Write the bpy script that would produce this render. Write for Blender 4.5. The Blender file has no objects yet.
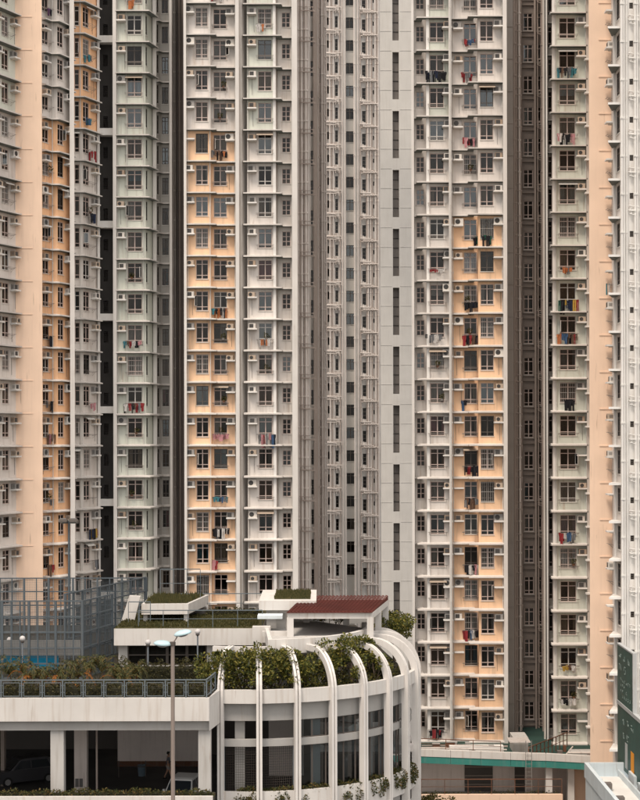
import bpy, bmesh, math, random
from mathutils import Vector, Matrix
random.seed(11)
sc = bpy.context.scene
R = math.radians
F = 1600.0          # focal length in photo pixels
EYE = 38.0          # eye height, metres
HOR = 440.0         # photo row of the horizon

# ------------------------------------------------------------------ camera
cam = bpy.data.cameras.new('camera'); camo = bpy.data.objects.new('camera', cam)
sc.collection.objects.link(camo); sc.camera = camo
cam.sensor_fit = 'HORIZONTAL'; cam.sensor_width = 36; cam.lens = 36*F/640
cam.shift_y = (HOR-400)/640; cam.clip_start = 1; cam.clip_end = 3000
camo.location = (0, 0, EYE); camo.rotation_euler = (math.pi/2, 0.0022, 0)

# ------------------------------------------------------------------ sky, sun, exposure
SUN_EL, SUN_AZ = R(60), R(-30)      # sun behind the camera, to its left
w = bpy.data.worlds.new('World'); sc.world = w; w.use_nodes = True
nt = w.node_tree; nt.nodes.clear()
sky = nt.nodes.new('ShaderNodeTexSky'); sky.sky_type = 'NISHITA'; sky.sun_disc = False
sky.sun_elevation = SUN_EL; sky.sun_rotation = math.pi + SUN_AZ
sky.air_density = 1.0; sky.dust_density = 2.0; sky.ozone_density = 0.6
hs = nt.nodes.new('ShaderNodeHueSaturation'); hs.inputs['Saturation'].default_value = 0.10
bg = nt.nodes.new('ShaderNodeBackground'); bg.inputs['Strength'].default_value = 0.105
out = nt.nodes.new('ShaderNodeOutputWorld')
wm = nt.nodes.new('ShaderNodeMix'); wm.data_type = 'RGBA'; wm.blend_type = 'MULTIPLY'; wm.inputs[0].default_value = 1; wm.inputs[7].default_value = (1, .95, .90, 1)   # warm cloud cover
nt.links.new(sky.outputs[0], hs.inputs['Color']); nt.links.new(hs.outputs[0], wm.inputs[6]); nt.links.new(wm.outputs[2], bg.inputs[0]); nt.links.new(bg.outputs[0], out.inputs[0])
sl = bpy.data.lights.new('sun', 'SUN'); sl.energy = 1.5; sl.angle = R(18); sl.color = (1, .87, .74)
slo = bpy.data.objects.new('sun', sl); sc.collection.objects.link(slo)
sd = Vector((math.sin(SUN_AZ)*math.cos(SUN_EL), -math.cos(SUN_AZ)*math.cos(SUN_EL), math.sin(SUN_EL)))
slo.rotation_euler = sd.to_track_quat('Z', 'Y').to_euler(); slo.location = (0, 0, 150)
sc.view_settings.view_transform = 'Standard'; sc.view_settings.look = 'None'
sc.view_settings.gamma = 1; sc.view_settings.use_curve_mapping = False
sc.view_settings.exposure = 1.05
sc.render.resolution_x = 819; sc.render.resolution_y = 1024
sc.render.engine = 'CYCLES'
sc.cycles.max_bounces = 6; sc.cycles.diffuse_bounces = 4; sc.cycles.transparent_max_bounces = 12

# ------------------------------------------------------------------ materials
MAT = {}
def paint(name, col, rough=.75, var=.10, streak=.12, dirt=(.30, .25, .20), scale=1.0, spec=.25, metal=0, bump=.0, spots=0.0):
    m = bpy.data.materials.new(name); m.use_nodes = True; t = m.node_tree; N = t.nodes; L = t.links
    b = N['Principled BSDF']; b.inputs['Roughness'].default_value = rough
    b.inputs['Specular IOR Level'].default_value = spec; b.inputs['Metallic'].default_value = metal
    g = N.new('ShaderNodeNewGeometry')
    n1 = N.new('ShaderNodeTexNoise'); n1.inputs['Scale'].default_value = .55*scale; n1.inputs['Detail'].default_value = 5
    L.new(g.outputs['Position'], n1.inputs['Vector'])
    mp = N.new('ShaderNodeMapping'); mp.inputs['Scale'].default_value = (3.2*scale, 3.2*scale, .22*scale)
    L.new(g.outputs['Position'], mp.inputs['Vector'])
    n2 = N.new('ShaderNodeTexNoise'); n2.inputs['Scale'].default_value = 1.3; n2.inputs['Detail'].default_value = 4
    L.new(mp.outputs[0], n2.inputs['Vector'])
    r1 = N.new('ShaderNodeMapRange'); r1.inputs[1].default_value = .3; r1.inputs[2].default_value = .75
    r1.inputs[3].default_value = 1+var*.4; r1.inputs[4].default_value = 1-var
    L.new(n1.outputs[0], r1.inputs[0])
    mul = N.new('ShaderNodeMix'); mul.data_type = 'RGBA'; mul.blend_type = 'MULTIPLY'; mul.inputs[0].default_value = 1
    mul.inputs[6].default_value = (*col, 1); L.new(r1.outputs[0], mul.inputs[7])
    r2 = N.new('ShaderNodeMapRange'); r2.inputs[1].default_value = .52; r2.inputs[2].default_value = .78
    r2.inputs[3].default_value = 0; r2.inputs[4].default_value = streak*2
    L.new(n2.outputs[0], r2.inputs[0])
    mx = N.new('ShaderNodeMix'); mx.data_type = 'RGBA'; mx.inputs[7].default_value = (*dirt, 1)
    L.new(r2.outputs[0], mx.inputs[0]); L.new(mul.outputs[2], mx.inputs[6])
    last = mx.outputs[2]
    if streak >= .10:
        mp2 = N.new('ShaderNodeMapping'); mp2.inputs['Scale'].default_value = (5.5, 5.5, .5); mp2.inputs['Location'].default_value = (3.7, 1.3, 9.1); L.new(g.outputs['Position'], mp2.inputs['Vector'])
        n4 = N.new('ShaderNodeTexNoise'); n4.inputs['Scale'].default_value = .9; n4.inputs['Detail'].default_value = 5; L.new(mp2.outputs[0], n4.inputs['Vector'])
        r4 = N.new('ShaderNodeMapRange'); r4.inputs[1].default_value = .66; r4.inputs[2].default_value = .80; r4.inputs[3].default_value = 0; r4.inputs[4].default_value = .55; L.new(n4.outputs[0], r4.inputs[0])
        mx2 = N.new('ShaderNodeMix'); mx2.data_type = 'RGBA'; mx2.inputs[7].default_value = (.24, .15, .095, 1); L.new(r4.outputs[0], mx2.inputs[0]); L.new(last, mx2.inputs[6]); last = mx2.outputs[2]
    L.new(last, b.inputs['Base Color'])
    if bump:
        n3 = N.new('ShaderNodeTexNoise'); n3.inputs['Scale'].default_value = 14; L.new(g.outputs['Position'], n3.inputs['Vector'])
        bp = N.new('ShaderNodeBump'); bp.inputs['Strength'].default_value = bump; bp.inputs['Distance'].default_value = .03
        L.new(n3.outputs[0], bp.inputs['Height']); L.new(bp.outputs[0], b.inputs['Normal'])
    MAT[name] = m; return m
def leafmat(name, cols):
    m = bpy.data.materials.new(name); m.use_nodes = True; t = m.node_tree; N = t.nodes; L = t.links
    b = N['Principled BSDF']; b.inputs['Roughness'].default_value = .6; b.inputs['Specular IOR Level'].default_value = .3
    g = N.new('ShaderNodeNewGeometry'); cr = N.new('ShaderNodeValToRGB')
    e = cr.color_ramp.elements
    for i, c in enumerate(cols):
        p = i/(len(cols)-1)
        if i == 0: e[0].position = 0; e[0].color = (*c, 1)
        elif i == len(cols)-1: e[-1].position = 1; e[-1].color = (*c, 1)
        else: x = e.new(p); x.color = (*c, 1)
    L.new(g.outputs['Random Per Island'], cr.inputs[0]); L.new(cr.outputs[0], b.inputs['Base Color'])
    tr = N.new('ShaderNodeBsdfTranslucent'); L.new(cr.outputs[0], tr.inputs[0])
    ms = N.new('ShaderNodeMixShader'); ms.inputs[0].default_value = .25
    L.new(b.outputs[0], ms.inputs[1]); L.new(tr.outputs[0], ms.inputs[2]); L.new(ms.outputs[0], N['Material Output'].inputs[0])
    MAT[name] = m
def glassmat(name, tint, fac):
    m = bpy.data.materials.new(name); m.use_nodes = True; t = m.node_tree; N = t.nodes; L = t.links
    N.remove(N['Principled BSDF'])
    tr = N.new('ShaderNodeBsdfTransparent'); tr.inputs[0].default_value = (*tint, 1)
    gl = N.new('ShaderNodeBsdfGlossy'); gl.inputs['Roughness'].default_value = .06
    fr = N.new('ShaderNodeFresnel'); fr.inputs[0].default_value = 1.36
    ad = N.new('ShaderNodeMath'); ad.operation = 'ADD'; ad.inputs[1].default_value = fac; L.new(fr.outputs[0], ad.inputs[0])
    ms = N.new('ShaderNodeMixShader'); L.new(ad.outputs[0], ms.inputs[0]); L.new(tr.outputs[0], ms.inputs[1]); L.new(gl.outputs[0], ms.inputs[2])
    L.new(ms.outputs[0], N['Material Output'].inputs[0]); MAT[name] = m

paint('white', (.67, .625, .585), streak=.17); paint('pale', (.60, .585, .55), streak=.16)
paint('bright', (.74, .72, .69), streak=.05)
paint('peach', (.85, .575, .375), dirt=(.52, .37, .27), streak=.15); paint('yellow_paint', (.85, .515, .30), dirt=(.50, .34, .22), streak=.15)
paint('cream', (.84, .625, .475), dirt=(.6, .44, .34), streak=.12, var=.07)
paint('green', (.60, .62, .55), dirt=(.36, .34, .28), streak=.17); paint('grey', (.40, .385, .36), streak=.2)
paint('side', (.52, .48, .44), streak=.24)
paint('farwhite', (.60, .575, .55), streak=.22); paint('fargrey', (.54, .52, .49), streak=.08, var=.08)
paint('brown', (.25, .21, .185), streak=.2); paint('brownpipe', (.36, .30, .265)); paint('charcoal', (.045, .042, .040), var=.25, streak=.0)
paint('charcoal2', (.028, .026, .025), streak=0); paint('panelgrey', (.27, .25, .23))
paint('ledge', (.62, .585, .55), streak=.12, var=.2, dirt=(.3, .28, .25)); paint('pier', (.66, .635, .605), streak=.10)
for nm_, c_ in (('white', (.67, .625, .585)), ('peach', (.85, .575, .375)), ('yellow_paint', (.85, .515, .30)), ('green', (.60, .62, .55))):
    paint(nm_+'_faded', tuple(x*.94+.02 for x in c_), streak=.22, var=.14); paint(nm_+'_stained', tuple(x*.90 for x in c_), streak=.32, var=.2, dirt=(.34, .26, .20))
paint('frame', (.50, .40, .36), rough=.5, streak=0); paint('framedark', (.10, .085, .075), rough=.5, streak=0)
paint('framewhite', (.55, .52, .49), rough=.5, streak=0)
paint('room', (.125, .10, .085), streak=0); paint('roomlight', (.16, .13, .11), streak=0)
paint('curtain_white', (.55, .52, .49), streak=.1); paint('curtain_beige', (.46, .37, .29)); paint('curtain_brown', (.24, .15, .10))
paint('curtain_pink', (.50, .25, .28)); paint('curtain_blue', (.08, .20, .27)); paint('curtain_grey', (.30, .30, .30))
paint('curtain_orange', (.55, .22, .05))
paint('unit_white', (.64, .60, .55), streak=.1); paint('unit_beige', (.46, .37, .29), streak=.15); paint('unit_grey', (.30, .285, .27), streak=.1); paint('unit_old', (.36, .27, .20), streak=.2)
paint('grille', (.05, .05, .05), streak=0); paint('slit_screen', (.17, .155, .145), streak=0); paint('grille_grey', (.16, .15, .145), streak=0)
paint('metal', (.30, .28, .26), rough=.45, metal=.4, streak=.1); paint('pipe', (.64, .585, .545), streak=.2, dirt=(.3, .18, .12))
paint('pipe_dark', (.16, .14, .13)); paint('rod', (.26, .23, .21), rough=.5, metal=.3)
paint('concrete', (.47, .455, .435), streak=.22, dirt=(.22, .18, .14)); paint('parapet', (.62, .595, .565), streak=.20, dirt=(.33, .24, .17))
paint('concrete_grey', (.38, .37, .355), streak=.1); paint('rib', (.68, .65, .62), streak=.1)
paint('soffit_shade', (.17, .19, .18), streak=0); paint('hedgecore', (.022, .021, .010), streak=0)  # soffit tone: shade painted into the ledge undersides
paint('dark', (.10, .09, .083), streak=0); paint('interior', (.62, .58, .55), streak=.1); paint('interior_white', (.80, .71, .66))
paint('asphalt', (.065, .062, .06), var=.3, streak=0, bump=.3); paint('earth', (.09, .085, .075), var=.3, streak=0)
paint('fence', (.09, .11, .125), rough=.5, streak=.1); paint('netting', (.085, .10, .11), streak=0)
paint('rail', (.13, .155, .17), rough=.5, streak=.05); paint('blue', (.02, .36, .62), streak=.05)
paint('redtile', (.105, .024, .018), rough=.8, var=.35, streak=.1, dirt=(.06, .03, .03))
paint('lamp_blue', (.46, .62, .67), rough=.35, streak=.08); paint('lamp_pole', (.26, .215, .19), rough=.6, streak=.15)
paint('lamp_globe', (.52, .50, .49), rough=.3, streak=0); paint('lamp_metal', (.18, .20, .22), rough=.5, streak=0)
paint('teal', (.045, .22, .19), streak=.15, dirt=(.25, .3, .27)); paint('deckgreen', (.028, .062, .052), var=.35, streak=.0)
paint('rust', (.16, .075, .045), var=.3); paint('roofblue', (.60, .66, .69), streak=.1, dirt=(.35, .33, .3))
paint('sign_green', (.020, .075, .064), rough=.45, var=.35, streak=.1, dirt=(.02, .05, .05)); paint('sign_pale', (.36, .45, .42), streak=0)
paint('sign_edge', (.42, .43, .43)); paint('orange', (.75, .30, .03), streak=0)
paint('skin', (.45, .26, .18), streak=0); paint('hair', (.015, .012, .01), streak=0); paint('shirt', (.12, .13, .15), streak=0); paint('shorts', (.36, .33, .30), streak=0)
paint('car_white', (.75, .75, .74), rough=.25, spec=.5, streak=0, var=.02); paint('car_dark', (.03, .03, .035), rough=.3, spec=.5, streak=0)
paint('car_glass', (.02, .025, .03), rough=.08, spec=.6, streak=0, var=0); paint('tyre', (.02, .02, .02), streak=0); paint('chrome', (.5, .5, .5), rough=.3, metal=.8, streak=0)
paint('lamp_red', (.4, .02, .02), rough=.3, streak=0); paint('bin', (.13, .18, .22), streak=0)
paint('bark', (.12, .09, .065), streak=.2, bump=.4)
paint('soil', (.035, .03, .022), streak=0)
CL = {'black': (.020, .020, .024), 'red': (.27, .035, .04), 'white': (.58, .56, .54), 'blue': (.05, .10, .19), 'pink': (.50, .25, .27), 'orange': (.46, .17, .07),
      'grey': (.17, .175, .185), 'green': (.025, .11, .075), 'teal': (.06, .20, .24), 'brown': (.14, .085, .06), 'yellow': (.45, .29, .06), 'purple': (.12, .06, .13), 'navy': (.02, .028, .06)}
for k_, c_ in CL.items(): paint('cloth_'+k_, c_, rough=.9, streak=0, var=.25, scale=6)
leafmat('leaf_dark', [(.014, .018, .006), (.042, .045, .012), (.085, .078, .018), (.14, .11, .022)])
leafmat('leaf_vine', [(.018, .026, .007), (.065, .078, .016), (.135, .135, .025), (.25, .20, .04)])
leafmat('leaf_hedge', [(.02, .022, .008), (.045, .042, .013), (.075, .062, .018)])
leafmat('leaf_palm', [(.02, .03, .01), (.05, .06, .018), (.10, .09, .025), (.16, .10, .03)])
leafmat('leaf_orange', [(.22, .06, .015), (.38, .13, .02), (.30, .16, .03)])
leafmat('grass', [(.035, .04, .012), (.07, .065, .02), (.10, .085, .03)])
glassmat('glass', (.66, .66, .65), .004); glassmat('glass_blue', (.58, .66, .70), .05); glassmat('glass_dark', (.45, .44, .43), .005)
paint('turf', (.06, .055, .02), var=.5, streak=.3, dirt=(.11, .085, .04), scale=3, bump=.6)
glassmat('glass_clear', (.9, .92, .92), .02)

# ------------------------------------------------------------------ mesh helpers
col = sc.collection
def link(o): col.objects.link(o); return o
class MB:
    def __init__(s): s.v = []; s.f = []; s.m = []; s.mats = []
    def mi(s, m):
        if m not in s.mats: s.mats.append(m)
        return s.mats.index(m)
    def quad(s, a, b, c, d, m):
        n = len(s.v); s.v += [tuple(a), tuple(b), tuple(c), tuple(d)]; s.f.append((n, n+1, n+2, n+3)); s.m.append(s.mi(m))
    def poly(s, pts, m):
        n = len(s.v); s.v += [tuple(p) for p in pts]; s.f.append(tuple(range(n, n+len(pts)))); s.m.append(s.mi(m))
    def box(s, x0, x1, y0, y1, z0, z1, m, mx=None):
        P = [(x, y, z) for z in (z0, z1) for y in (y0, y1) for x in (x0, x1)]
        if mx is not None: P = [tuple(mx @ Vector(p)) for p in P]
        n = len(s.v); s.v += P
        for f in ((0, 2, 3, 1), (4, 5, 7, 6), (0, 1, 5, 4), (1, 3, 7, 5), (3, 2, 6, 7), (2, 0, 4, 6)):
            s.f.append(tuple(n+i for i in f)); s.m.append(s.mi(m))
    def prism(s, pts, z0, z1, m, mtop=None, mbot=None):     # pts counter-clockwise seen from above
        n = len(s.v); k = len(pts)
        s.v += [(p[0], p[1], z0) for p in pts]+[(p[0], p[1], z1) for p in pts]
        for i in range(k):
            j = (i+1) % k; s.f.append((n+i, n+j, n+k+j, n+k+i)); s.m.append(s.mi(m))
        s.f.append(tuple(n+k+i for i in range(k))); s.m.append(s.mi(mtop or m))
        s.f.append(tuple(n+i for i in reversed(range(k)))); s.m.append(s.mi(mbot or m))
    def tube(s, pts, r, m, n=6, cap=True, r1=None):
        pts = [Vector(p) for p in pts]; rings = []
        for i, p in enumerate(pts):
            d = (pts[min(i+1, len(pts)-1)]-pts[max(i-1, 0)]).normalized()
            u = d.orthogonal().normalized() if i == 0 else (u-d*u.dot(d)).normalized()
            v = d.cross(u); rr = r if r1 is None else r+(r1-r)*i/(len(pts)-1)
            b = len(s.v); rings.append(b)
            for k in range(n):
                a = 2*math.pi*k/n; s.v.append(tuple(p+u*math.cos(a)*rr+v*math.sin(a)*rr))
        for a, b in zip(rings, rings[1:]):
            for k in range(n):
                s.f.append((a+k, a+(k+1) % n, b+(k+1) % n, b+k)); s.m.append(s.mi(m))
        if cap:
            s.f.append(tuple(rings[0]+k for k in reversed(range(n)))); s.m.append(s.mi(m))
            s.f.append(tuple(rings[-1]+k for k in range(n))); s.m.append(s.mi(m))
    def lathe(s, prof, c, m, n=12):
        b = len(s.v)
        for r, z in prof:
            for k in range(n):
                a = 2*math.pi*k/n; s.v.append((c[0]+r*math.cos(a), c[1]+r*math.sin(a), c[2]+z))
        for i in range(len(prof)-1):
            for k in range(n):
                s.f.append((b+i*n+k, b+i*n+(k+1) % n, b+(i+1)*n+(k+1) % n, b+(i+1)*n+k)); s.m.append(s.mi(m))
    def mesh(s, name, smooth=False):
        me = bpy.data.meshes.new(name); me.from_pydata(s.v, [], s.f)
        for m in s.mats: me.materials.append(MAT[m])
        me.polygons.foreach_set('material_index', s.m)
        if smooth: me.polygons.foreach_set('use_smooth', [True]*len(s.f))
        me.update(); return me
def obj(name, me, parent=None, loc=(0, 0, 0), rz=0, smooth=False):
    if isinstance(me, MB): me = me.mesh(name, smooth)
    o = bpy.data.objects.new(name, me); link(o); o.location = loc; o.rotation_euler = (0, 0, rz)
    if parent is not None: o.parent = parent
    return o
def tag(o, label, cat, group=None):
    o['label'] = label; o['category'] = cat
    if group: o['group'] = group
    return o
def thing(name, label, cat, loc=(0, 0, 0), group=None, rz=0):
    e = bpy.data.objects.new(name, None); link(e); e.location = loc; e.rotation_euler = (0, 0, rz); e.empty_display_size = .2
    return tag(e, label, cat, group)
def struct(name, mb, kind='structure'):
    o = obj(name, mb); o['kind'] = kind; return o
def PX(px, Y): return (px-320)*Y/F
def PZ(py, Y): return EYE+(HOR-py)*Y/F

# ------------------------------------------------------------------ leaf clumps
def leaves(mb, centre, rad, n, size, mat, rr, shell=.35):
    for _ in range(n):
        while True:
            p = Vector((rr.uniform(-1, 1), rr.uniform(-1, 1), rr.uniform(-1, 1)))
            if shell < p.length < 1: break
        c = Vector(centre)+Vector((p.x*rad[0], p.y*rad[1], p.z*rad[2]))
        d = (p.normalized()*.6+Vector((rr.uniform(-1, 1), rr.uniform(-1, 1), rr.uniform(-.6, .8)))).normalized()
        s = d.cross(Vector((rr.uniform(-1, 1), rr.uniform(-1, 1), rr.uniform(-1, 1)))).normalized(); L_ = size*rr.uniform(.6, 1.3)
        up = d.cross(s)
        mb.quad(c, c+d*L_*.5+s*L_*.3+up*L_*.08, c+d*L_, c+d*L_*.5-s*L_*.3+up*L_*.08, mat)

# ------------------------------------------------------------------ the ground and the raised road
g = MB(); g.quad((-900, -300, 6), (900, -300, 6), (900, 1600, 6), (-900, 1600, 6), 'earth'); struct('ground', g)
g = MB(); g.box(-60, 4, 62, 84.6, 5.9, 15.5, 'asphalt'); struct('road', g)
g = MB(); g.box(-60, 4, 84.6, 85.3, 5.9, 15.62, 'concrete_grey'); struct('kerb', g)

# ------------------------------------------------------------------ tower kit
FH = 2.7; Z0 = 42.93
def ZK(k): return Z0+FH*k
cache = {}
def win_mesh(w_, h_, style):
    key = ('w', round(w_, 2), round(h_, 2), style)
    if key in cache: return cache[key]
    m = MB(); fm = {'n': 'frame', 'd': 'framedark', 'w': 'framewhite', 's': 'frame', 'f': 'framedark'}[style]
    t = .05; y0, y1 = .04, .11
    hw = w_/2
    m.box(-hw, -hw+t, y0, y1, 0, h_, fm); m.box(hw-t, hw, y0, y1, 0, h_, fm)
    m.box(-hw+t, hw-t, y0, y1, 0, t, fm); m.box(-hw+t, hw-t, y0, y1, h_-t, h_, fm)
    nc = 2 if w_ > .55 else 1
    yy0, yy1 = y0+.005, y1-.005
    for i in range(1, nc):
        x = -hw+w_*i/nc; m.box(x-.04, x+.04, yy0, yy1, t, h_-t, fm)
    rows = (.20, .77) if h_ > 1.45 else (.33, .66) if style in 'sf' else (.75,)
    for r in rows:
        m.box(-hw+t, hw-t, yy0+.004, yy1-.004, h_*r-.03, h_*r+.03, fm)
    rr_ = random.random()
    if style != 'f': m.box(-hw-.03, hw+.03, -.05, .035, -.05, -.002, 'pale')
    me = m.mesh('window'); 
    pm = []
    for gm_ in ('glass', 'glass_blue', 'glass_dark'): p = MB(); p.box(-hw+t, hw-t, .072, .08, t, h_-t, gm_); pm.append(p.mesh('pane'))
    cache[key] = (me, pm); return cache[key]
def awning_mesh(w_):
    key = ('awn', round(w_, 2))
    if key not in cache:
        m = MB(); hw = w_/2+.12; c = ('curtain_grey', 'unit_beige', 'pale')[len(cache) % 3]
        m.quad((-hw, -.5, -.12), (hw, -.5, -.12), (hw, .0, .12), (-hw, .0, .12), c); m.quad((-hw, 0, .10), (hw, 0, .10), (hw, -.5, -.14), (-hw, -.5, -.14), c); m.box(-hw, hw, -.51, -.49, -.19, -.12, c); cache[key] = m.mesh('awning')
    return cache[key]
def pot_mesh(v):
    key = ('pot', v)
    if key not in cache:
        m = MB(); r_ = random.Random(v); m.lathe([(.001, 0), (.09, 0), (.12, .2), (.001, .19)], (0, 0, 0), 'rust' if v % 2 else 'unit_grey', 9); leaves(m, (0, 0, .36), (.2, .18, .22), 60, .13, 'leaf_dark', r_); cache[key] = m.mesh('plant_pot')
    return cache[key]
def sash_mesh(w_, h_):
    key = ('sash', round(w_, 2), round(h_, 2))
    if key not in cache:
        m = MB(); t = .05; m.box(0, t, -.02, .02, 0, h_, 'framewhite'); m.box(w_-t, w_, -.02, .02, 0, h_, 'framewhite'); m.box(t, w_-t, -.02, .02, 0, t, 'framewhite'); m.box(t, w_-t, -.02, .02, h_-t, h_, 'framewhite'); m.box(t, w_-t, -.004, .004, t, h_-t, 'glass_blue'); cache[key] = m.mesh('open_sash')
    return cache[key]
def grille_mesh(w_, h_):
    key = ('grl', round(w_, 2), round(h_, 2))
    if key not in cache:
        m = MB(); n = max(4, int(w_/.14))
        for i in range(n+1): x = -w_/2+w_*i/n; m.box(x-.009, x+.009, -.045, -.027, 0, h_, 'framewhite')
        for f in (.05, .5, .95): m.box(-w_/2-.02, w_/2+.02, -.026, -.008, h_*f-.012, h_*f+.012, 'framewhite')
        cache[key] = m.mesh('window_grille')
    return cache[key]
def curtain_mesh(w_, h_, kind, c):
    key = ('c', round(w_, 2), round(h_, 2), kind, c)
    if key in cache: return cache[key]
    m = MB(); hw = w_/2
    def drape(x0, x1, z0, z1):
        n = max(3, int((x1-x0)/.07)); P = []
        for i in range(n+1):
            x = x0+(x1-x0)*i/n; P.append((x, .22+.035*math.sin(i*1.9)+.015*math.sin(i*.7)))
        for a, b in zip(P, P[1:]): m.quad((a[0], a[1], z0), (b[0], b[1], z0), (b[0], b[1], z1), (a[0], a[1], z1), c)
    if kind == 0: drape(-hw, hw, 0, h_)
    elif kind == 1: drape(-hw, -hw*.35, 0, h_); drape(hw*.35, hw, 0, h_)
    elif kind == 2: drape(-hw, 0, 0, h_)
    elif kind == 3: drape(.05*hw, hw, 0, h_)
    elif kind == 4: drape(-hw, hw, h_*.45, h_)
    elif kind == 5: drape(-hw, hw*.1, h_*.2, h_); drape(hw*.6, hw, 0, h_)
    elif kind == 6: drape(-hw, hw, 0, h_*.3)
    cache[key] = m.mesh('curtain'); return cache[key]
CURT = ['curtain_white']*5+['curtain_grey']*2+['curtain_beige']*5+['curtain_brown']*4+['curtain_pink']+['curtain_blue']
def ac_meshes(v):
    key = ('ac', v)
    if key in cache: return cache[key]
    c = ['unit_white', 'unit_beige', 'unit_grey', 'unit_white', 'unit_old', 'unit_beige', 'unit_grey', 'unit_grey'][v]
    wd, h, d = [(.62, .42, .42), (.60, .40, .50), (.66, .44, .38), (.74, .54, .32)][v % 4]
    m = MB(); b = .03
    m.prism([(-wd/2+b, -d), (wd/2-b, -d), (wd/2, -d+b), (wd/2, .02), (-wd/2, .02), (-wd/2, -d+b)], 0, h, c)
    for i in range(4):   # side louvres
        z = h*.25+i*h*.14; m.box(-wd/2-.012, -wd/2+.002, -d+.08, -.1, z, z+.02, 'grille_grey'); m.box(wd/2-.002, wd/2+.012, -d+.08, -.1, z, z+.02, 'grille_grey')
    me = m.mesh('air_conditioner'); q = MB()
    if v % 2 == 0 and v % 4 != 3:
        q.box(-wd*.40, wd*.16, -d-.015, -d+.002, h*.12, h*.88, 'grille')
        for i in range(5): q.box(-wd*.40, wd*.16, -d-.025, -d-.016, h*(.2+.13*i), h*(.2+.13*i)+.014, 'grille_grey')
    else:
        q.lathe([(.0, .0), (.001, .02)], (0, 0, 0), 'grille', 3)
        n = 14; r = h*.38; cx = -wd*.14
        ring = [(cx+r*math.cos(2*math.pi*i/n), -d-.015, h/2+r*math.sin(2*math.pi*i/n)) for i in range(n)]
        q = MB(); q.poly([(x, y, z) for x, y, z in ring], 'grille')
        for i in range(n):
            a, c2 = ring[i], ring[(i+1) % n]; q.quad(a, (a[0], -d+.002, a[2]), (c2[0], -d+.002, c2[2]), c2, c)
        for i in range(3):
            z = h/2+(i-1)*r*.5; q.box(cx-r*.8, cx+r*.8, -d-.028, -d-.016, z-.006, z+.006, 'grille_grey')
    cache[key] = (me, q.mesh('grille')); return cache[key]
def shelf_mesh():
    if 'shelf' not in cache:
        m = MB(); m.box(-.40, .40, -.55, .0, -.11, 0, 'bright'); m.box(-.36, .36, -.3, .0, -.17, -.112, 'pale'); cache['shelf'] = m.mesh('unit_shelf')
    return cache['shelf']
def rack_mesh(wd):
    key = ('rack', round(wd, 1)); wd = round(wd, 1)
    if key not in cache:
        m = MB()
        for x in (-wd/2, wd/2):
            m.tube([(x, 0, -.02), (x, -.5, .10)], .014, 'rod', 4); m.tube([(x, 0, -.25), (x, -.38, .07)], .010, 'rod', 4)
        for y, z in ((-.47, .10), (-.30, .055), (-.14, .02)): m.tube([(-wd/2-.12, y, z), (wd/2+.12, y, z)], .014, 'rod', 4)
        cache[key] = m.mesh('drying_rack')
    return cache[key]

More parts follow.
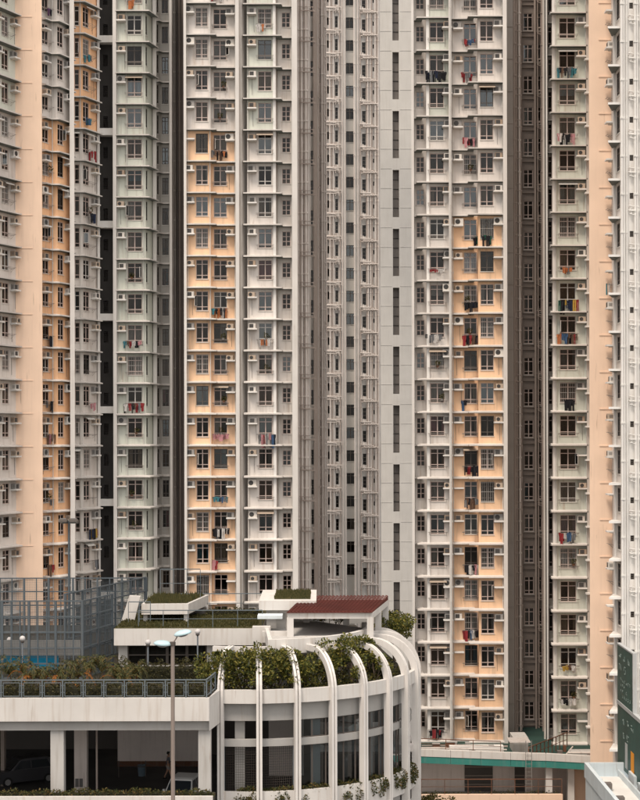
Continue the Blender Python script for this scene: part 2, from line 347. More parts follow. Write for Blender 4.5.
class Seg:
    def __init__(s, T, p0, p1, colf, wins=(), klo=-11, khi=13, depth=.13, zlo=None, zhi=None, name=None):
        s.T = T
        s.a = Vector((PX(*p0), p0[1])); s.b = Vector((PX(*p1), p1[1])); s.d = (s.b-s.a); s.L = s.d.length; s.d.normalize()
        s.n = Vector((s.d.y, -s.d.x)); s.rz = math.atan2(s.d.y, s.d.x)
        s.colf = colf if callable(colf) else (lambda k, c=colf: c)
        m = MB()
        wl = []
        for wv in wins:      # (px0, px1, drop below upper ledge, height, style)
            u0, u1 = s.u(wv[0]), s.u(wv[1]); wl.append((max(u0, .02), min(u1, s.L-.02), wv[2], wv[3], wv[4]))
        O = T.location
        def P(u, z, out=0): return (s.a.x+s.d.x*u+s.n.x*out-O.x, s.a.y+s.d.y*u+s.n.y*out-O.y, z-O.z)
        s.P = P
        zl = ZK(klo) if zlo is None else zlo
        if zl < ZK(klo): m.quad(P(0, zl), P(s.L, zl), P(s.L, ZK(klo)), P(0, ZK(klo)), s.colf(klo))
        for k in range(klo, khi+1):
            z0, z1 = ZK(k), ZK(k+1); c = s.colf(k)
            if c in ('white', 'peach', 'yellow_paint', 'green'): c += random.choices(('', '_faded', '_stained'), (5, 3, 2))[0]
            us = sorted({0, s.L}|{x for w4 in wl for x in w4[:2]}); zs = sorted({z0, z1}|{x for w4 in wl for x in (z1-w4[2], z1-w4[2]-w4[3])})
            for ua, ub in zip(us, us[1:]):
                for za, zb in zip(zs, zs[1:]):
                    um, zm = (ua+ub)/2, (za+zb)/2
                    if any(w4[0] < um < w4[1] and z1-w4[2]-w4[3] < zm < z1-w4[2] for w4 in wl): continue
                    m.quad(P(ua, za), P(ub, za), P(ub, zb), P(ua, zb), c)
            for (u0, u1, dr, h, st) in wl:
                zb, za = z1-dr, z1-dr-h; D = -depth
                m.quad(P(u0, za), P(u0, zb), P(u0, zb, D), P(u0, za, D), c); m.quad(P(u1, za), P(u1, za, D), P(u1, zb, D), P(u1, zb), c)
                m.quad(P(u0, za), P(u0, za, D), P(u1, za, D), P(u1, za), c); m.quad(P(u0, zb), P(u1, zb), P(u1, zb, D), P(u0, zb, D), c)
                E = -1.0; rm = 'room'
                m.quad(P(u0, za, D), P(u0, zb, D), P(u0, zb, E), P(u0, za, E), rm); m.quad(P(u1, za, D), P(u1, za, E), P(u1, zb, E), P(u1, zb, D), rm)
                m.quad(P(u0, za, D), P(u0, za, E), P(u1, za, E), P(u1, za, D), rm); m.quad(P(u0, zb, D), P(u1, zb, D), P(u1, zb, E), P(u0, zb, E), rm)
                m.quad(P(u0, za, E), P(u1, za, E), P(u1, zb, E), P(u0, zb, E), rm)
        s.wl = wl; s.klo = klo; s.khi = khi
        if zhi: m.quad(P(0, ZK(khi+1)), P(s.L, ZK(khi+1)), P(s.L, zhi), P(0, zhi), s.colf(khi))
        obj(name or 'wall', m, T)
    def u(s, px):
        t = (px-320)/F       # point a+d*u with X = t*Y
        den = s.d.x-t*s.d.y
        return (t*s.a.y-s.a.x)/den
    def windows(s, k0, k1, curt=.8, only=None):
        for i, (u0, u1, dr, h, st) in enumerate(s.wl):
            if only is not None and i not in only: continue
            w_ = u1-u0
            for k in range(max(k0, s.klo), min(k1, s.khi)+1):
                st2 = st
                if st == 'n' and random.random() < .16: st2 = random.choice('dw')
                me, pm = win_mesh(w_, h, st2)
                o = obj('window', me, s.T, s.P((u0+u1)/2, ZK(k+1)-dr-h), s.rz)
                obj('pane', pm[2] if st == 'f' else random.choices(pm, (6, 2.2, 1.8))[0], o)
                if st == 'n' and random.random() < .07: obj('awning', awning_mesh(w_), o, (0, 0, h+.02))
                if st == 'n' and random.random() < .12: obj('open_sash', sash_mesh(w_/2-.05, h*.55), o, (random.choice((-1, 1))*(w_/2-.06), .0, h*.22), 0).rotation_euler = (0, 0, random.uniform(-2.2, -.9))
                if st == 'n' and random.random() < .14: obj('window_grille', grille_mesh(w_, h), o)
                if st in 'nd' and random.random() < curt and w_ > .3:
                    obj('curtain', curtain_mesh(w_, h, random.choice((0, 0, 1, 2, 3, 3, 4, 5, 5, 6)), random.choice(CURT)), o)
                elif st == 's' and random.random() < .35:
                    obj('curtain', curtain_mesh(w_, h, random.choice((0, 4, 2, 6)), random.choice(CURT)), o)
                elif st == 'f' and s.T['label'].startswith('nearer') and random.random() < .5:
                    obj('curtain', curtain_mesh(w_, h, 0, random.choice(('curtain_orange', 'curtain_brown'))), o)
    def acs(s, px, k0, k1, prob=.93, drop=.19, two=.08):
        u = s.u(px)
        for k in range(k0, k1+1):
            zb = ZK(k+1)-.76
            obj('unit_shelf', shelf_mesh(), s.T, s.P(u, zb-.002), s.rz)
            if random.random() > prob: continue
            if random.random() < .3:
                q_ = MB(); xq = random.uniform(-.3, .3); q_.tube([(xq, -.02, -.17), (xq+.02, -.02, -.9), (xq+.03, -.02, -1.55)], .014, 'pipe_dark', 4); obj('drain_hose', q_, s.T, s.P(u, zb), s.rz)
            v = random.choices(range(8), (3, 3, 3, 2, 3, 2, 2, 1))[0]; me, gm = ac_meshes(v)
            o = obj('air_conditioner', me, s.T, s.P(u+random.uniform(-.07, .07), zb+.002, random.uniform(-.1, .08)), s.rz+random.uniform(-.04, .04)); obj('grille', gm, o)
    def racks(s, px, wd, k0, k1, prob=.85, drop=1.80):
        u = s.u(px)
        for k in range(k0, k1+1):
            if random.random() < prob:
                obj('drying_rack', rack_mesh(wd), s.T, s.P(u, ZK(k+1)-drop), s.rz)
                if wd > .6 and random.random() < .12: obj('plant_pot', pot_mesh(random.randint(0, 3)), s.T, s.P(u+random.uniform(-.3, .3)*wd, ZK(k+1)-drop+.07, .3), s.rz)
def ledge(T, pts, proj, k0, k1, mat='ledge', th=.13, rise=.09, inset=.02, dz=0):
    """a drip ledge along a polyline of (px, depth), one object for each floor"""
    V = [Vector((PX(*p), p[1])) for p in pts]; O = T.location; proj = proj*1.5 if mat == 'ledge' else proj
    def off(i, r):
        ns = []
        for j in (i-1, i):
            if 0 <= j < len(V)-1:
                d = (V[j+1]-V[j]).normalized(); ns.append(Vector((d.y, -d.x)))
        n = sum(ns, Vector((0, 0))).normalized(); return V[i]+n*(r/max(.5, n.dot(ns[0])))
    m = MB(); prof = [(-inset, -th/2), (proj, -th/2+.02), (proj, th/2-.01), (-inset, th/2+rise)]
    ring = [[(off(i, r).x-O.x, off(i, r).y-O.y, z) for r, z in prof] for i in range(len(V))]
    for a, b in zip(ring, ring[1:]):
        for j in range(3): m.quad(a[j], b[j], b[j+1], a[j+1], 'soffit_shade' if j == 0 and mat in ('ledge', 'bright') else mat)
    m.poly(ring[0][::-1], mat); m.poly(ring[-1], mat)
    me = m.mesh('ledge')
    for k in range(k0, k1+1): obj('ledge', me, T, (0, 0, ZK(k)+dz-O.z))
def pier(T, px0, px1, Yf, Yb, z0, z1, mat='pier', name='pier'):
    O = T.location; xa, xb = PX(px0, Yf), PX(px1, Yf)
    xa2, xb2 = (xa, PX(px1, Yb)) if px1 < 320 else (PX(px0, Yb), xb)     # the hidden side tapers back into the block
    if xb2-xa2 < .05: xa2, xb2 = (xb2-.1, xb2) if px1 < 320 else (xa2, xa2+.1)
    m = MB(); m.prism([(xa-O.x, Yf-O.y), (xb-O.x, Yf-O.y), (xb2-O.x, Yb-O.y), (xa2-O.x, Yb-O.y)], z0-O.z, z1-O.z, mat)
    return obj(name, m, T)
def vpipe(T, px, Y, z0, z1, r=.06, mat='pipe', collars=True, k0=-11):
    O = T.location; m = MB(); x = PX(px, Y)-O.x; y = Y-O.y
    m.tube([(x, y, z0-O.z), (x, y, z1-O.z)], r, mat, 7)
    if collars:
        z = z0+.7
        while z < z1: m.tube([(x, y, z-O.z), (x, y, z+.14-O.z)], r*1.45, mat, 7); z += FH
    return obj('pipe', m, T)
def branches(T, px0, px1, Y, k0, k1, mat='pipe', seed=0, n=4, r=.035, zr=(0, 1.0)):
    """short soil and waste pipes across a service wall, the same set on each floor"""
    rr = random.Random(seed); m = MB(); O = T.location; x0, x1 = PX(px0, Y)-O.x, PX(px1, Y)-O.x; y = Y-O.y
    for i in range(n):
        za = rr.uniform(*zr); xa = rr.uniform(x0, x0+(x1-x0)*.3); xb = rr.uniform(x0+(x1-x0)*.6, x1); zb = za-rr.uniform(.0, .12)
        yy = y-.06-.03*i
        m.tube([(xa, yy+.06, za+.0), (xa, yy, za), (xb, yy, zb), (xb, yy, zb-rr.uniform(.15, .45))], r, mat, 5)
        if rr.random() < .7: m.tube([(xa+.1, yy, za), (xa+.1, yy, za+rr.uniform(.2, .5))], r*.9, mat, 5)
        m.box(xb-.05, xb+.05, yy-.05, yy+.05, zb-.06, zb+.06, mat)
    me = m.mesh('branch_pipe')
    for k in range(k0, k1+1): obj('branch_pipe', me, T, (0, 0, ZK(k)-O.z))
def roof(T, pts, z, mat='concrete_grey'):
    O = T.location; m = MB(); m.prism([(p[0]-O.x, p[1]-O.y) for p in pts], z-.3-O.z, z-O.z, mat); obj('roof', m, T)
def sch(up, dn, kb=8): return lambda k: up if k >= kb else dn
SEGS = {}
ZT = ZK(14); ZB = 6.0
WH = 1.66; WD = .28

# ---- tower at the left
TL = thing('apartment_tower', 'housing tower with a dark louvred slot between stepped peach bays and a pale green bay', 'building', (-22, 134, ZB))
KL, KH = -9, 13
Yv = lambda px, p, Y: Y*(1000-p)/(1000-px)
A = Seg(TL, (-30, Yv(-30, 16, 130.6)), (16, 130.6), sch('green', 'white'), [(-14, -8, WD, WH, 'n'), (2.4, 9, WD, WH, 'n')], KL-2, KH, zlo=ZB)
A.windows(KL, KH); A.acs(13.2, KL, KH); A.racks(8, .9, KL, KH, .5); A.acs(-3, KL, KH)
Seg(TL, (16, 130.6), (42.6, 130.6), 'cream', [], KL-2, KH, zlo=ZB)
ledge(TL, [(-30, Yv(-30, 16, 130.6)), (16.0, 130.59)], .42, KL, KH)
O = TL.location
for k in range(KL, KH+1):
    m = MB(); m.box(PX(19, 130.6)-O.x, PX(33, 130.6)-O.x, 130.56-O.y, 130.62-O.y, -.03, .03, 'cream'); obj('joint_strip', m, TL, (0, 0, ZK(k)-.02-O.z))
pier(TL, 41.8, 42.6, 130.602, 133.5, ZB, ZT, 'cream', 'return_wall')
B1 = Seg(TL, (42.0, 131.4), (49.7, 132.4), sch('white', 'yellow_paint'), [(43, 49.0, WD, WH, 'n')], KL-2, KH, zlo=ZB)
Br = Seg(TL, (49.7, 132.4), (57.6, 132.4), sch('white', 'yellow_paint'), [], KL-2, KH, zlo=ZB)
B2 = Seg(TL, (57.6, 132.4), (70.5, Yv(70.5, 57.6, 132.4)), sch('white', 'yellow_paint'), [(58.2, 63.8, WD, WH, 'n')], KL-2, KH, zlo=ZB)
for s_ in (B1, B2): s_.windows(KL, KH)
B1.acs(44, KL, KH, .8); B2.acs(66.8, KL, KH); B1.racks(46.5, .9, KL, KH); 
ledge(TL, [(42.2, 131.42), (49.7, 132.4), (57.6, 132.4), (72, Yv(72, 57.6, 132.4))], .32, KL, KH)
pier(TL, 70.3, 74.9, 133.2, 137.5, ZB, ZT)
C1 = Seg(TL, (73.5, 136.4), (83, 136.4), sch('yellow_paint', 'white'), [(75.1, 79.9, WD, WH, 'n')], KL-2, KH, zlo=ZB)
C2 = Seg(TL, (83, 136.4), (98.2, Yv(98.2, 83, 136.4)), sch('yellow_paint', 'white'), [(83.7, 89.6, WD, WH, 'n')], KL-2, KH, zlo=ZB)
for s_ in (C1, C2): s_.windows(KL, KH)
C2.acs(93.5, KL, KH); C2.racks(89, 1.1, KL, KH)
ledge(TL, [(74.8, 136.4), (83, 136.4), (98.2, Yv(98.2, 83, 136.4))], .32, KL, KH)
pier(TL, 97.8, 100.4, 138.4, 142, ZB, ZT)
S_ = Seg(TL, (99.5, 140.6), (114.5, 140.6), 'charcoal', [(104, 108.5, .75, 1.0, 'd')], KL-2, KH, zlo=ZB, name='slot_wall')
for k in range(KL, KH+1):
    u0, u1, dr, h, st = S_.wl[0]; m = MB()
    for j in range(8): m.box(-(u1-u0)/2, (u1-u0)/2, .02, .10, j*h/8, j*h/8+.05, 'charcoal2')
    obj('louvre', m, TL, S_.P((u0+u1)/2, ZK(k+1)-dr-h), S_.rz)
for k in range(-10, 14, 3):
    pier(TL, 100.2, 113.8, 139.7, 140.8, ZK(k)+.15, ZK(k)+.75, 'bright', 'cross_beam')
pier(TL, 113.4, 117, 138.9, 142, ZB, ZT)
D1 = Seg(TL, (117, 139.4), (146, 139.4), 'green', [(128, 142.4, WD, WH, 'n')], KL-2, KH, zlo=ZB)
D2 = Seg(TL, (146, 139.4), (153.6, 141.2), 'green', [(146.5, 148.1, WD, WH, 'd')], KL-2, KH, zlo=ZB)
D1.windows(KL, KH); D2.windows(KL, KH); D1.acs(122.5, KL, KH); D1.racks(135, 1.4, KL, KH, .95)
ledge(TL, [(116.9, 139.4), (146, 139.4), (153.5, 141.2)], .36, KL, KH)
pier(TL, 153.4, 157, 140.9, 143.6, ZB, ZT, 'pier')
E1 = Seg(TL, (156.8, 142.2), (161.5, 142.9), 'grey', [(157.8, 159.5, WD, WH, 'd')], KL-2, KH, zlo=ZB)
E2 = Seg(TL, (161.5, 142.9), (170.4, 142.9), 'grey', [(162.6, 169, WD+.1, WH-.15, 'd')], KL-2, KH, zlo=ZB)
E1.windows(KL, KH); E2.windows(KL, KH); ledge(TL, [(157, 142.23), (161.5, 142.9), (170, 142.9)], .22, KL, KH)
pier(TL, 170, 172.6, 142.2, 146.5, ZB, ZT, 'pier')
Seg(TL, (171.5, 146), (186, 146), 'brown', [], KL-2, KH, zlo=ZB)
for px, mt, r in ((173.6, 'pipe', .09), (175.6, 'pipe', .05), (178, 'pipe_dark', .09), (180, 'brownpipe', .08)): vpipe(TL, px, 145.7, ZB, ZT, r, mt)
for px, Y in ((118, 139.25), (127, 139.25), (143.6, 139.25), (81, 136.25), (53, 132.25)): vpipe(TL, px, Y, ZB, ZT, .035, 'pale')
roof(TL, [(PX(-30, 125), 126), (PX(16, 131), 131), (PX(74, 136), 136.5), (PX(150, 140), 141), (PX(183, 146), 147), (PX(183, 160), 160), (-50, 160)], ZT)

# ---- tower in the middle
TC = thing('apartment_tower', 'housing tower with one peach bay beside one off-white bay, behind the red-roofed pergola', 'building', (-7, 141, ZB)); O = TC.location
pier(TC, 184.3, 187, 136.2, 140, ZB, ZT)
ca = Seg(TC, (187, 136.9), (211.4, 136.9), sch('white', 'peach'), [(196.4, 208.6, WD, WH, 'n')], KL-2, KH, zlo=ZB)
cr_ = Seg(TC, (211.4, 136.9), (212.4, 137.5), sch('white', 'peach'), [], KL-2, KH, zlo=ZB)
cb = Seg(TC, (212.4, 137.5), (236.2, 137.5), sch('white', 'peach'), [(214.2, 227.4, WD, WH, 'n')], KL-2, KH, zlo=ZB)
for s_ in (ca, cb): s_.windows(KL, KH)
ca.acs(190.9, KL, KH); cb.acs(231, KL, KH); cb.racks(220.8, 1.2, KL, KH, .95)
ledge(TC, [(186.9, 136.9), (211.4, 136.9), (212.4, 137.5), (236.3, 137.5)], .34, KL, KH)
pier(TC, 236, 239.6, 136.4, 140, ZB, ZT)
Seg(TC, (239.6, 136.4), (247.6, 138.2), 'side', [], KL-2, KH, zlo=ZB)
cc = Seg(TC, (247.6, 137.3), (276.2, 137.3), sch('green', 'white'), [(258.8, 272.4, WD, WH, 'n')], KL-2, KH, zlo=ZB)
cc.windows(KL, KH); cc.acs(252.8, KL, KH); cc.racks(265.6, 1.3, KL, KH, .6)
pier(TC, 273.6, 276.4, 137.1, 137.29, ZB, ZT, 'bright')
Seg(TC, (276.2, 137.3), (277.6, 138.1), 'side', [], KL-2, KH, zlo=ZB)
cd = Seg(TC, (277.6, 138.1), (292.8, 138.1), 'white', [(282.6, 291, .42, 1.28, 's')], KL-2, KH, zlo=ZB)
cd.windows(KL, KH)
ledge(TC, [(244, 137.3), (277.0, 137.3), (278.2, 138.1), (292.6, 138.1)], .34, KL, KH)
pier(TC, 292.4, 298, 136.9, 142, ZB, ZT)
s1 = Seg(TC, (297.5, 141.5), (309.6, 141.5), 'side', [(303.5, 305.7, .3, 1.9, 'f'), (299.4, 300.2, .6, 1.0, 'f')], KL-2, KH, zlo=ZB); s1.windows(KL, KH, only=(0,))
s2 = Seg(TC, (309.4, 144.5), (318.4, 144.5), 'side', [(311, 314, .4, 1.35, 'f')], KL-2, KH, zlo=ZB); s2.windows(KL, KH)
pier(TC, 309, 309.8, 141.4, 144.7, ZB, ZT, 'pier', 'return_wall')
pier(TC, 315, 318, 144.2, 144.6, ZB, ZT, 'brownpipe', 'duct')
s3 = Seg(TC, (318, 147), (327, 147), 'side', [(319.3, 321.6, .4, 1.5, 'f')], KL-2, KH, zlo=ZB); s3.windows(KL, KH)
for px, Y, r in ((299, 141.3, .10), (302.5, 141.25, .11), (306.6, 141.2, .12), (308.6, 141.3, .06), (310.4, 144.3, .08), (318.6, 146.8, .09), (322.8, 146.75, .11), (325, 146.8, .06), (326.6, 146.85, .05)): vpipe(TC, px, Y, ZB, ZT, r)
branches(TC, 298.5, 309, 141.4, KL, KH, seed=3, n=4); branches(TC, 298.5, 316, 141.1, KL, KH, 'brownpipe', 33, 3, .03); [vpipe(TC, p_, 141.2, ZB, ZT, .05, 'brownpipe') for p_ in (300.6, 304.6, 307.7)]; [vpipe(TC, p_, 144.2, ZB, ZT, .06, 'brownpipe') for p_ in (314.4, 319.8)]; [vpipe(TC, p_, 146.7, ZB, ZT, .05, 'brownpipe') for p_ in (321.6, 324)]; branches(TC, 318.4, 327, 146.9, KL, KH, seed=4, n=4)
for px, Y in ((188.2, 136.75), (210.6, 136.75), (235.4, 137.35), (242, 136.9), (248.6, 137.15), (279, 137.95), (291.8, 137.95)): vpipe(TC, px, Y, ZB, ZT, .035, 'pale')
roof(TC, [(PX(184, 137), 137), (PX(298, 138), 138), (PX(327, 147), 147.2), (PX(327, 165), 165), (PX(184, 165), 165)], ZT)

# ---- far service wing behind the middle
TF = thing('apartment_tower', 'pale service side of a farther tower, full of drain pipes and narrow windows', 'building', (2, 192, ZB)); O = TF.location
FL, FHi = -8, 21; ZTF = ZK(22)
f1 = Seg(TF, (312, 189), (345.2, 189), 'farwhite', [(335.7, 338.7, .75, 1.35, 'f'), (328, 329.6, .9, .9, 'f')], FL, FHi, zlo=ZB)
f2 = Seg(TF, (345, 189.6), (357, 189.6), 'fargrey', [(346.6, 354.4, .75, 1.3, 'd')], FL, FHi, zlo=ZB)
f3 = Seg(TF, (356.6, 189), (381, 189), 'farwhite', [(362.7, 366.5, 1.15, 1.35, 'f'), (373.6, 374.8, 1.4, .5, 'f')], FL, FHi, zlo=ZB)
f1.windows(FL, FHi, 0, only=(0,)); f2.windows(FL, FHi, .15); f3.windows(FL, FHi, 0, only=(0,))
pier(TF, 344.2, 345.3, 188.8, 190.5, ZB, ZTF, 'farwhite'); pier(TF, 355.4, 357, 188.8, 190.5, ZB, ZTF, 'fargrey')
for px, r in ((324, .07), (326, .05), (330.5, .08), (334, .05), (343, .06), (346, .05), (355, .09), (358.4, .06), (368.6, .07), (371, .05), (376, .06), (379, .06)): vpipe(TF, px, 188.7, ZB, ZTF, r)
[vpipe(TF, p_, 188.75, ZB, ZTF, .06, 'brownpipe') for p_ in (327.2, 332.4, 340.6, 361, 367.4, 372.6, 377.6)]; branches(TF, 324, 344, 188.8, FL, FHi, seed=8, n=6, r=.05, zr=(-.2, .5)); branches(TF, 358, 379, 188.8, FL, FHi, seed=9, n=6, r=.05, zr=(-.5, .1)); branches(TF, 325, 342, 188.85, FL, FHi, 'brownpipe', 18, 4, .035, (-.2, .6)); branches(TF, 360, 378, 188.85, FL, FHi, 'brownpipe', 19, 4, .035, (-.6, .2))
roof(TF, [(PX(312, 189), 190.5), (PX(381, 189), 190.5), (PX(381, 205), 205), (PX(312, 205), 205)], ZTF)

# ---- farthest end wall with tall slits
TS = thing('apartment_tower', 'plain grey end wall of the farthest tower with tall dark slits three floors high', 'building', (11, 224, ZB)); O = TS.location
SH = 27; ZTS = ZK(SH)
def slit_wall():
    Y = 220; x0, xa, xb, x1 = [PX(p, Y)-O.x for p in (374, 393.3, 399.6, 424)]; y = Y-O.y; m = MB(); c = 'fargrey'
    m.quad((x0, y, 0), (xa, y, 0), (xa, y, ZTS-ZB), (x0, y, ZTS-ZB), c); m.quad((xb, y, 0), (x1, y, 0), (x1, y, ZTS-ZB), (xb, y, ZTS-ZB), c)
    z = 0; k = -12+.0
    tops = []
    k0 = -13
    base = ZK(k0)-ZB+4.1
    m.quad((xa, y, 0), (xb, y, 0), (xb, y, base), (xa, y, base), c)
    while base < ZTS-ZB-4:
        zt = base+6.5; nb = base+3*FH
        m.quad((xa, y, zt), (xb, y, zt), (xb, y, nb), (xa, y, nb), c)
        D = y+1.6
        m.quad((xa, y, base), (xa, y, zt), (xa, D, zt), (xa, D, base), c); m.quad((xb, y, base), (xb, D, base), (xb, D, zt), (xb, y, zt), c)
        m.quad((xa, y, base), (xa, D, base), (xb, D, base), (xb, y, base), c); m.quad((xa, y, zt), (xb, y, zt), (xb, D, zt), (xa, D, zt), c)
        m.quad((xa, D, base), (xb, D, base), (xb, D, zt), (xa, D, zt), 'panelgrey')
        tops.append(base); base = nb
    obj('wall', m, TS)
    for b in tops:
        q = MB(); q.box(xa+.02, xb-.02, y+.7, y+.78, 0, 6.5, 'slit_screen'); 
        for j in range(5): q.box(xa+.02, xb-.02, y+.64, y+.699, j*1.3, j*1.3+.08, 'charcoal')
        obj('slit_screen', q, TS, (0, 0, b+.0))
    for k in range(-12, SH-1):
        q = MB(); q.box(x0+.1, xa-.15, y-.035, y+.01, -.035, .035, c); q.box(xb+.15, x1-.1, y-.035, y+.01, -.035, .035, c); obj('joint_strip', q, TS, (0, 0, ZK(k)-ZB))
slit_wall()
roof(TS, [(PX(374, 220), 220.2), (PX(424, 220), 220.2), (PX(424, 235), 235), (PX(374, 235), 235)], ZTS)

# ---- tower at the right
TR = thing('apartment_tower', 'housing tower with off-white, peach and mint bays and a dark brown recess', 'building', (14, 134, ZB)); O = TR.location
RL, RH = -11, 13; ZTR = ZK(14); ZRB = 13.2
pier(TR, 412, 414.6, 131.2, 140, ZB, ZTR)
ra = Seg(TR, (414.4, 132.4), (426.4, 132.4), 'white', [(416.8, 424.8, .42, 1.28, 's')], RL, RH, zlo=ZB)
Seg(TR, (426.4, 132.4), (427.2, 131.6), 'white', [], RL, RH, zlo=ZB)
rb = Seg(TR, (427.2, 131.6), (450, 131.6), sch('green', 'white'), [(430.4, 444.6, WD, WH-.05, 'n')], RL, RH, zlo=ZB)
ra.windows(RL, RH); rb.windows(RL, RH); rb.acs(447.6, RL, RH); rb.racks(437.5, 1.4, RL, RH, .95)
pier(TR, 426.9, 429.8, 131.42, 131.59, ZB, ZTR, 'bright')
ledge(TR, [(414.5, 132.4), (422, 132.4), (423, 131.6), (449.8, 131.6)], .34, RL+0, RH)
pier(TR, 449.4, 452.3, 130.9, 136, ZB, ZTR)
rc = Seg(TR, (452.2, 132), (477.8, 132), sch('white', 'peach', 5), [(464.4, 477.2, WD, WH, 'n')], RL, RH, zlo=ZB)
Seg(TR, (477.8, 132), (478.6, 131.2), sch('white', 'peach', 5), [], RL, RH, zlo=ZB)
rd = Seg(TR, (478.6, 131.2), (503.8, 131.2), sch('white', 'peach', 5), [(480.8, 494, WD, WH, 'n')], RL, RH, zlo=ZB)
rc.windows(RL, RH); rd.windows(RL, RH); rc.acs(458.4, RL, RH); rd.acs(498.4, RL, RH); rc.racks(470.5, 1.2, RL, RH, .95)
ledge(TR, [(452.2, 132), (473.6, 132), (474.6, 131.2), (503.9, 131.2)], .34, RL, RH)
pier(TR, 503.6, 507.6, 130.6, 136, ZB, ZTR)
rp = Seg(TR, (507.4, 134), (513.8, 134), 'panelgrey', [], RL, RH, zlo=ZB)
for k in range(RL, RH+1):
    q = MB(); q.box(0, rp.L, -.05, .02, -.06, .06, 'panelgrey'); obj('joint_strip', q, TR, rp.P(0, ZK(k)), rp.rz)
re = Seg(TR, (511, 138), (545, 138), 'brown', [(524, 533.4, .55, 1.5, 's'), (537.4, 541.6, .55, 1.5, 's')], RL, RH, zlo=ZB)
re.windows(RL, RH, .3)
for k in range(RL, RH+1):
    q = MB(); q.box(re.u(521), re.u(535), -.14, .02, 0, .08, 'brown'); q.box(re.u(521), re.u(535), -.10, .02, .42, .48, 'brown'); obj('ledge', q, TR, re.P(0, ZK(k)+.1), re.rz)
pier(TR, 534.8, 536.6, 137.2, 138.1, ZB, ZTR, 'brownpipe', 'duct')
for px, Y, r, mt in ((514.9, 135.5, .10, 'brownpipe'), (517, 135.6, .06, 'brownpipe'), (520.2, 136, .09, 'pipe'), (522, 137.7, .05, 'brownpipe'), (538.4, 137.5, .06, 'brownpipe'), (542.8, 136, .09, 'brownpipe')): vpipe(TR, px, Y, ZB, ZTR, r, mt)
branches(TR, 514, 522, 135.6, RL, RH, 'brownpipe', 5, 2); branches(TR, 536, 543, 137.6, RL, RH, 'brownpipe', 6, 4)
pier(TR, 543.4, 545.4, 132.4, 138, ZB, ZTR, 'side'); pier(TR, 546.4, 548, 131.6, 135, ZB, ZTR, 'pier')
rf = Seg(TR, (545, 133.2), (553.4, 133.2), 'side', [(548.6, 552.6, .25, 1.75, 's')], RL, RH, zlo=ZB); rf.windows(RL, RH)
ledge(TR, [(547.8, 133.2), (553, 133.2)], .25, RL, RH)
pier(TR, 552.8, 555.8, 130.2, 134, ZB, ZTR, 'pier')
rg = Seg(TR, (555.6, 130.3), (588.2, 130.3), 'green', [(560, 576, WD, WH, 'n')], RL, RH, zlo=ZB); rg.windows(RL, RH)
rg.acs(581, RL, RH); rg.racks(568, 1.5, RL, RH, .95)
ledge(TR, [(550.5, 130.3), (587.2, 130.3)], .40, RL, RH)
pier(TR, 587, 590.4, 129.7, 134, ZB, ZTR, 'side')
for k in range(RL, RH+1):
    q = MB(); q.box(-.22, .12, -.5, 0, -.12, .02, 'bright'); obj('unit_shelf', q, TR, (PX(587.6, 129.7)-O.x, 129.7-O.y, ZK(k)+1.55-O.z))
for px, Y in ((415.4, 132.25), (451, 130.8), (453.4, 131.85), (502.8, 131.05), (556.6, 130.15), (586.4, 130.15)): vpipe(TR, px, Y, ZRB, ZTR, .035, 'pale')
roof(TR, [(PX(412, 131), 132.5), (PX(504, 131), 132.5), (PX(514, 138), 138.2), (PX(545, 138), 138.2), (PX(556, 130), 133.3), (PX(590, 130), 133.3), (PX(590, 155), 155), (PX(412, 155), 155)], ZTR)

# ---- nearer wing at the right edge
TE = thing('apartment_tower', 'nearer tower with a blank cream end wall and a white piped service wall', 'building', (24, 118, ZB)); O = TE.location
EL, EH = -10, 11; ZTE = ZK(12)
ec = Seg(TE, (589.6, 117), (613, 117), 'cream', [], EL, EH, zlo=ZB)
m = MB(); x = PX(589.6, 117)-O.x; x2 = PX(592, 134)-O.x; m.quad((x2, 134-O.y, 0), (x, 117-O.y, 0), (x, 117-O.y, ZTE-ZB), (x2, 134-O.y, ZTE-ZB), 'cream'); obj('return_wall', m, TE)
for k in range(EL, EH+1):
    q = MB(); q.box(PX(599.5, 117)-O.x, PX(612, 117)-O.x, 116.95-O.y, 117.02-O.y, -.04, .04, 'cream'); obj('joint_strip', q, TE, (0, 0, ZK(k)+.0-O.z))
XE = PX(621, 113.5); yb = 117.0
def pe(Y): return 320+XE*F/Y
ef = Seg(TE, (pe(117), 117), (pe(113.5), 113.5), 'white', [(617.4, 620.4, .3, 1.7, 'd')], EL, EH, zlo=ZB); ef.windows(EL, EH)
ef.acs(613.7, EL, EH, .7); ef.racks(613.6, .5, EL, EH, .8)
m = MB(); q0 = XE-O.x; m.box(q0-.12, q0-.002, 115.35-O.y, 115.8-O.y, 0, ZTE-ZB, 'bright'); obj('pier', m, TE)
m = MB(); m.prism([(XE+.1-O.x, 113.45-O.y), (XE+.1-O.x, 115.7-O.y), (XE-.2-O.x, 115.7-O.y), (XE-.88-O.x, 113.45-O.y)], -.08, .08, 'bright', 'bright', 'soffit_shade'); lm_ = m.mesh('ledge')
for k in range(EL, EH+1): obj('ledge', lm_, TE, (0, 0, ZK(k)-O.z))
es = Seg(TE, (621, 113.5), (672, 113.5), 'bright', [(630.2, 634, .95, .42, 'f'), (646, 650, .95, .42, 'f')], EL, EH, zlo=ZB); es.windows(EL, EH)
for px, r in ((622.4, .09), (624.8, .05), (627.6, .04), (635.8, .09), (638.2, .05), (642, .06)): vpipe(TE, px, 113.3, ZB, ZTE, r, 'bright')
branches(TE, 626, 641, 113.38, EL, EH, 'bright', 12, 4, .03, (.1, 1.0))
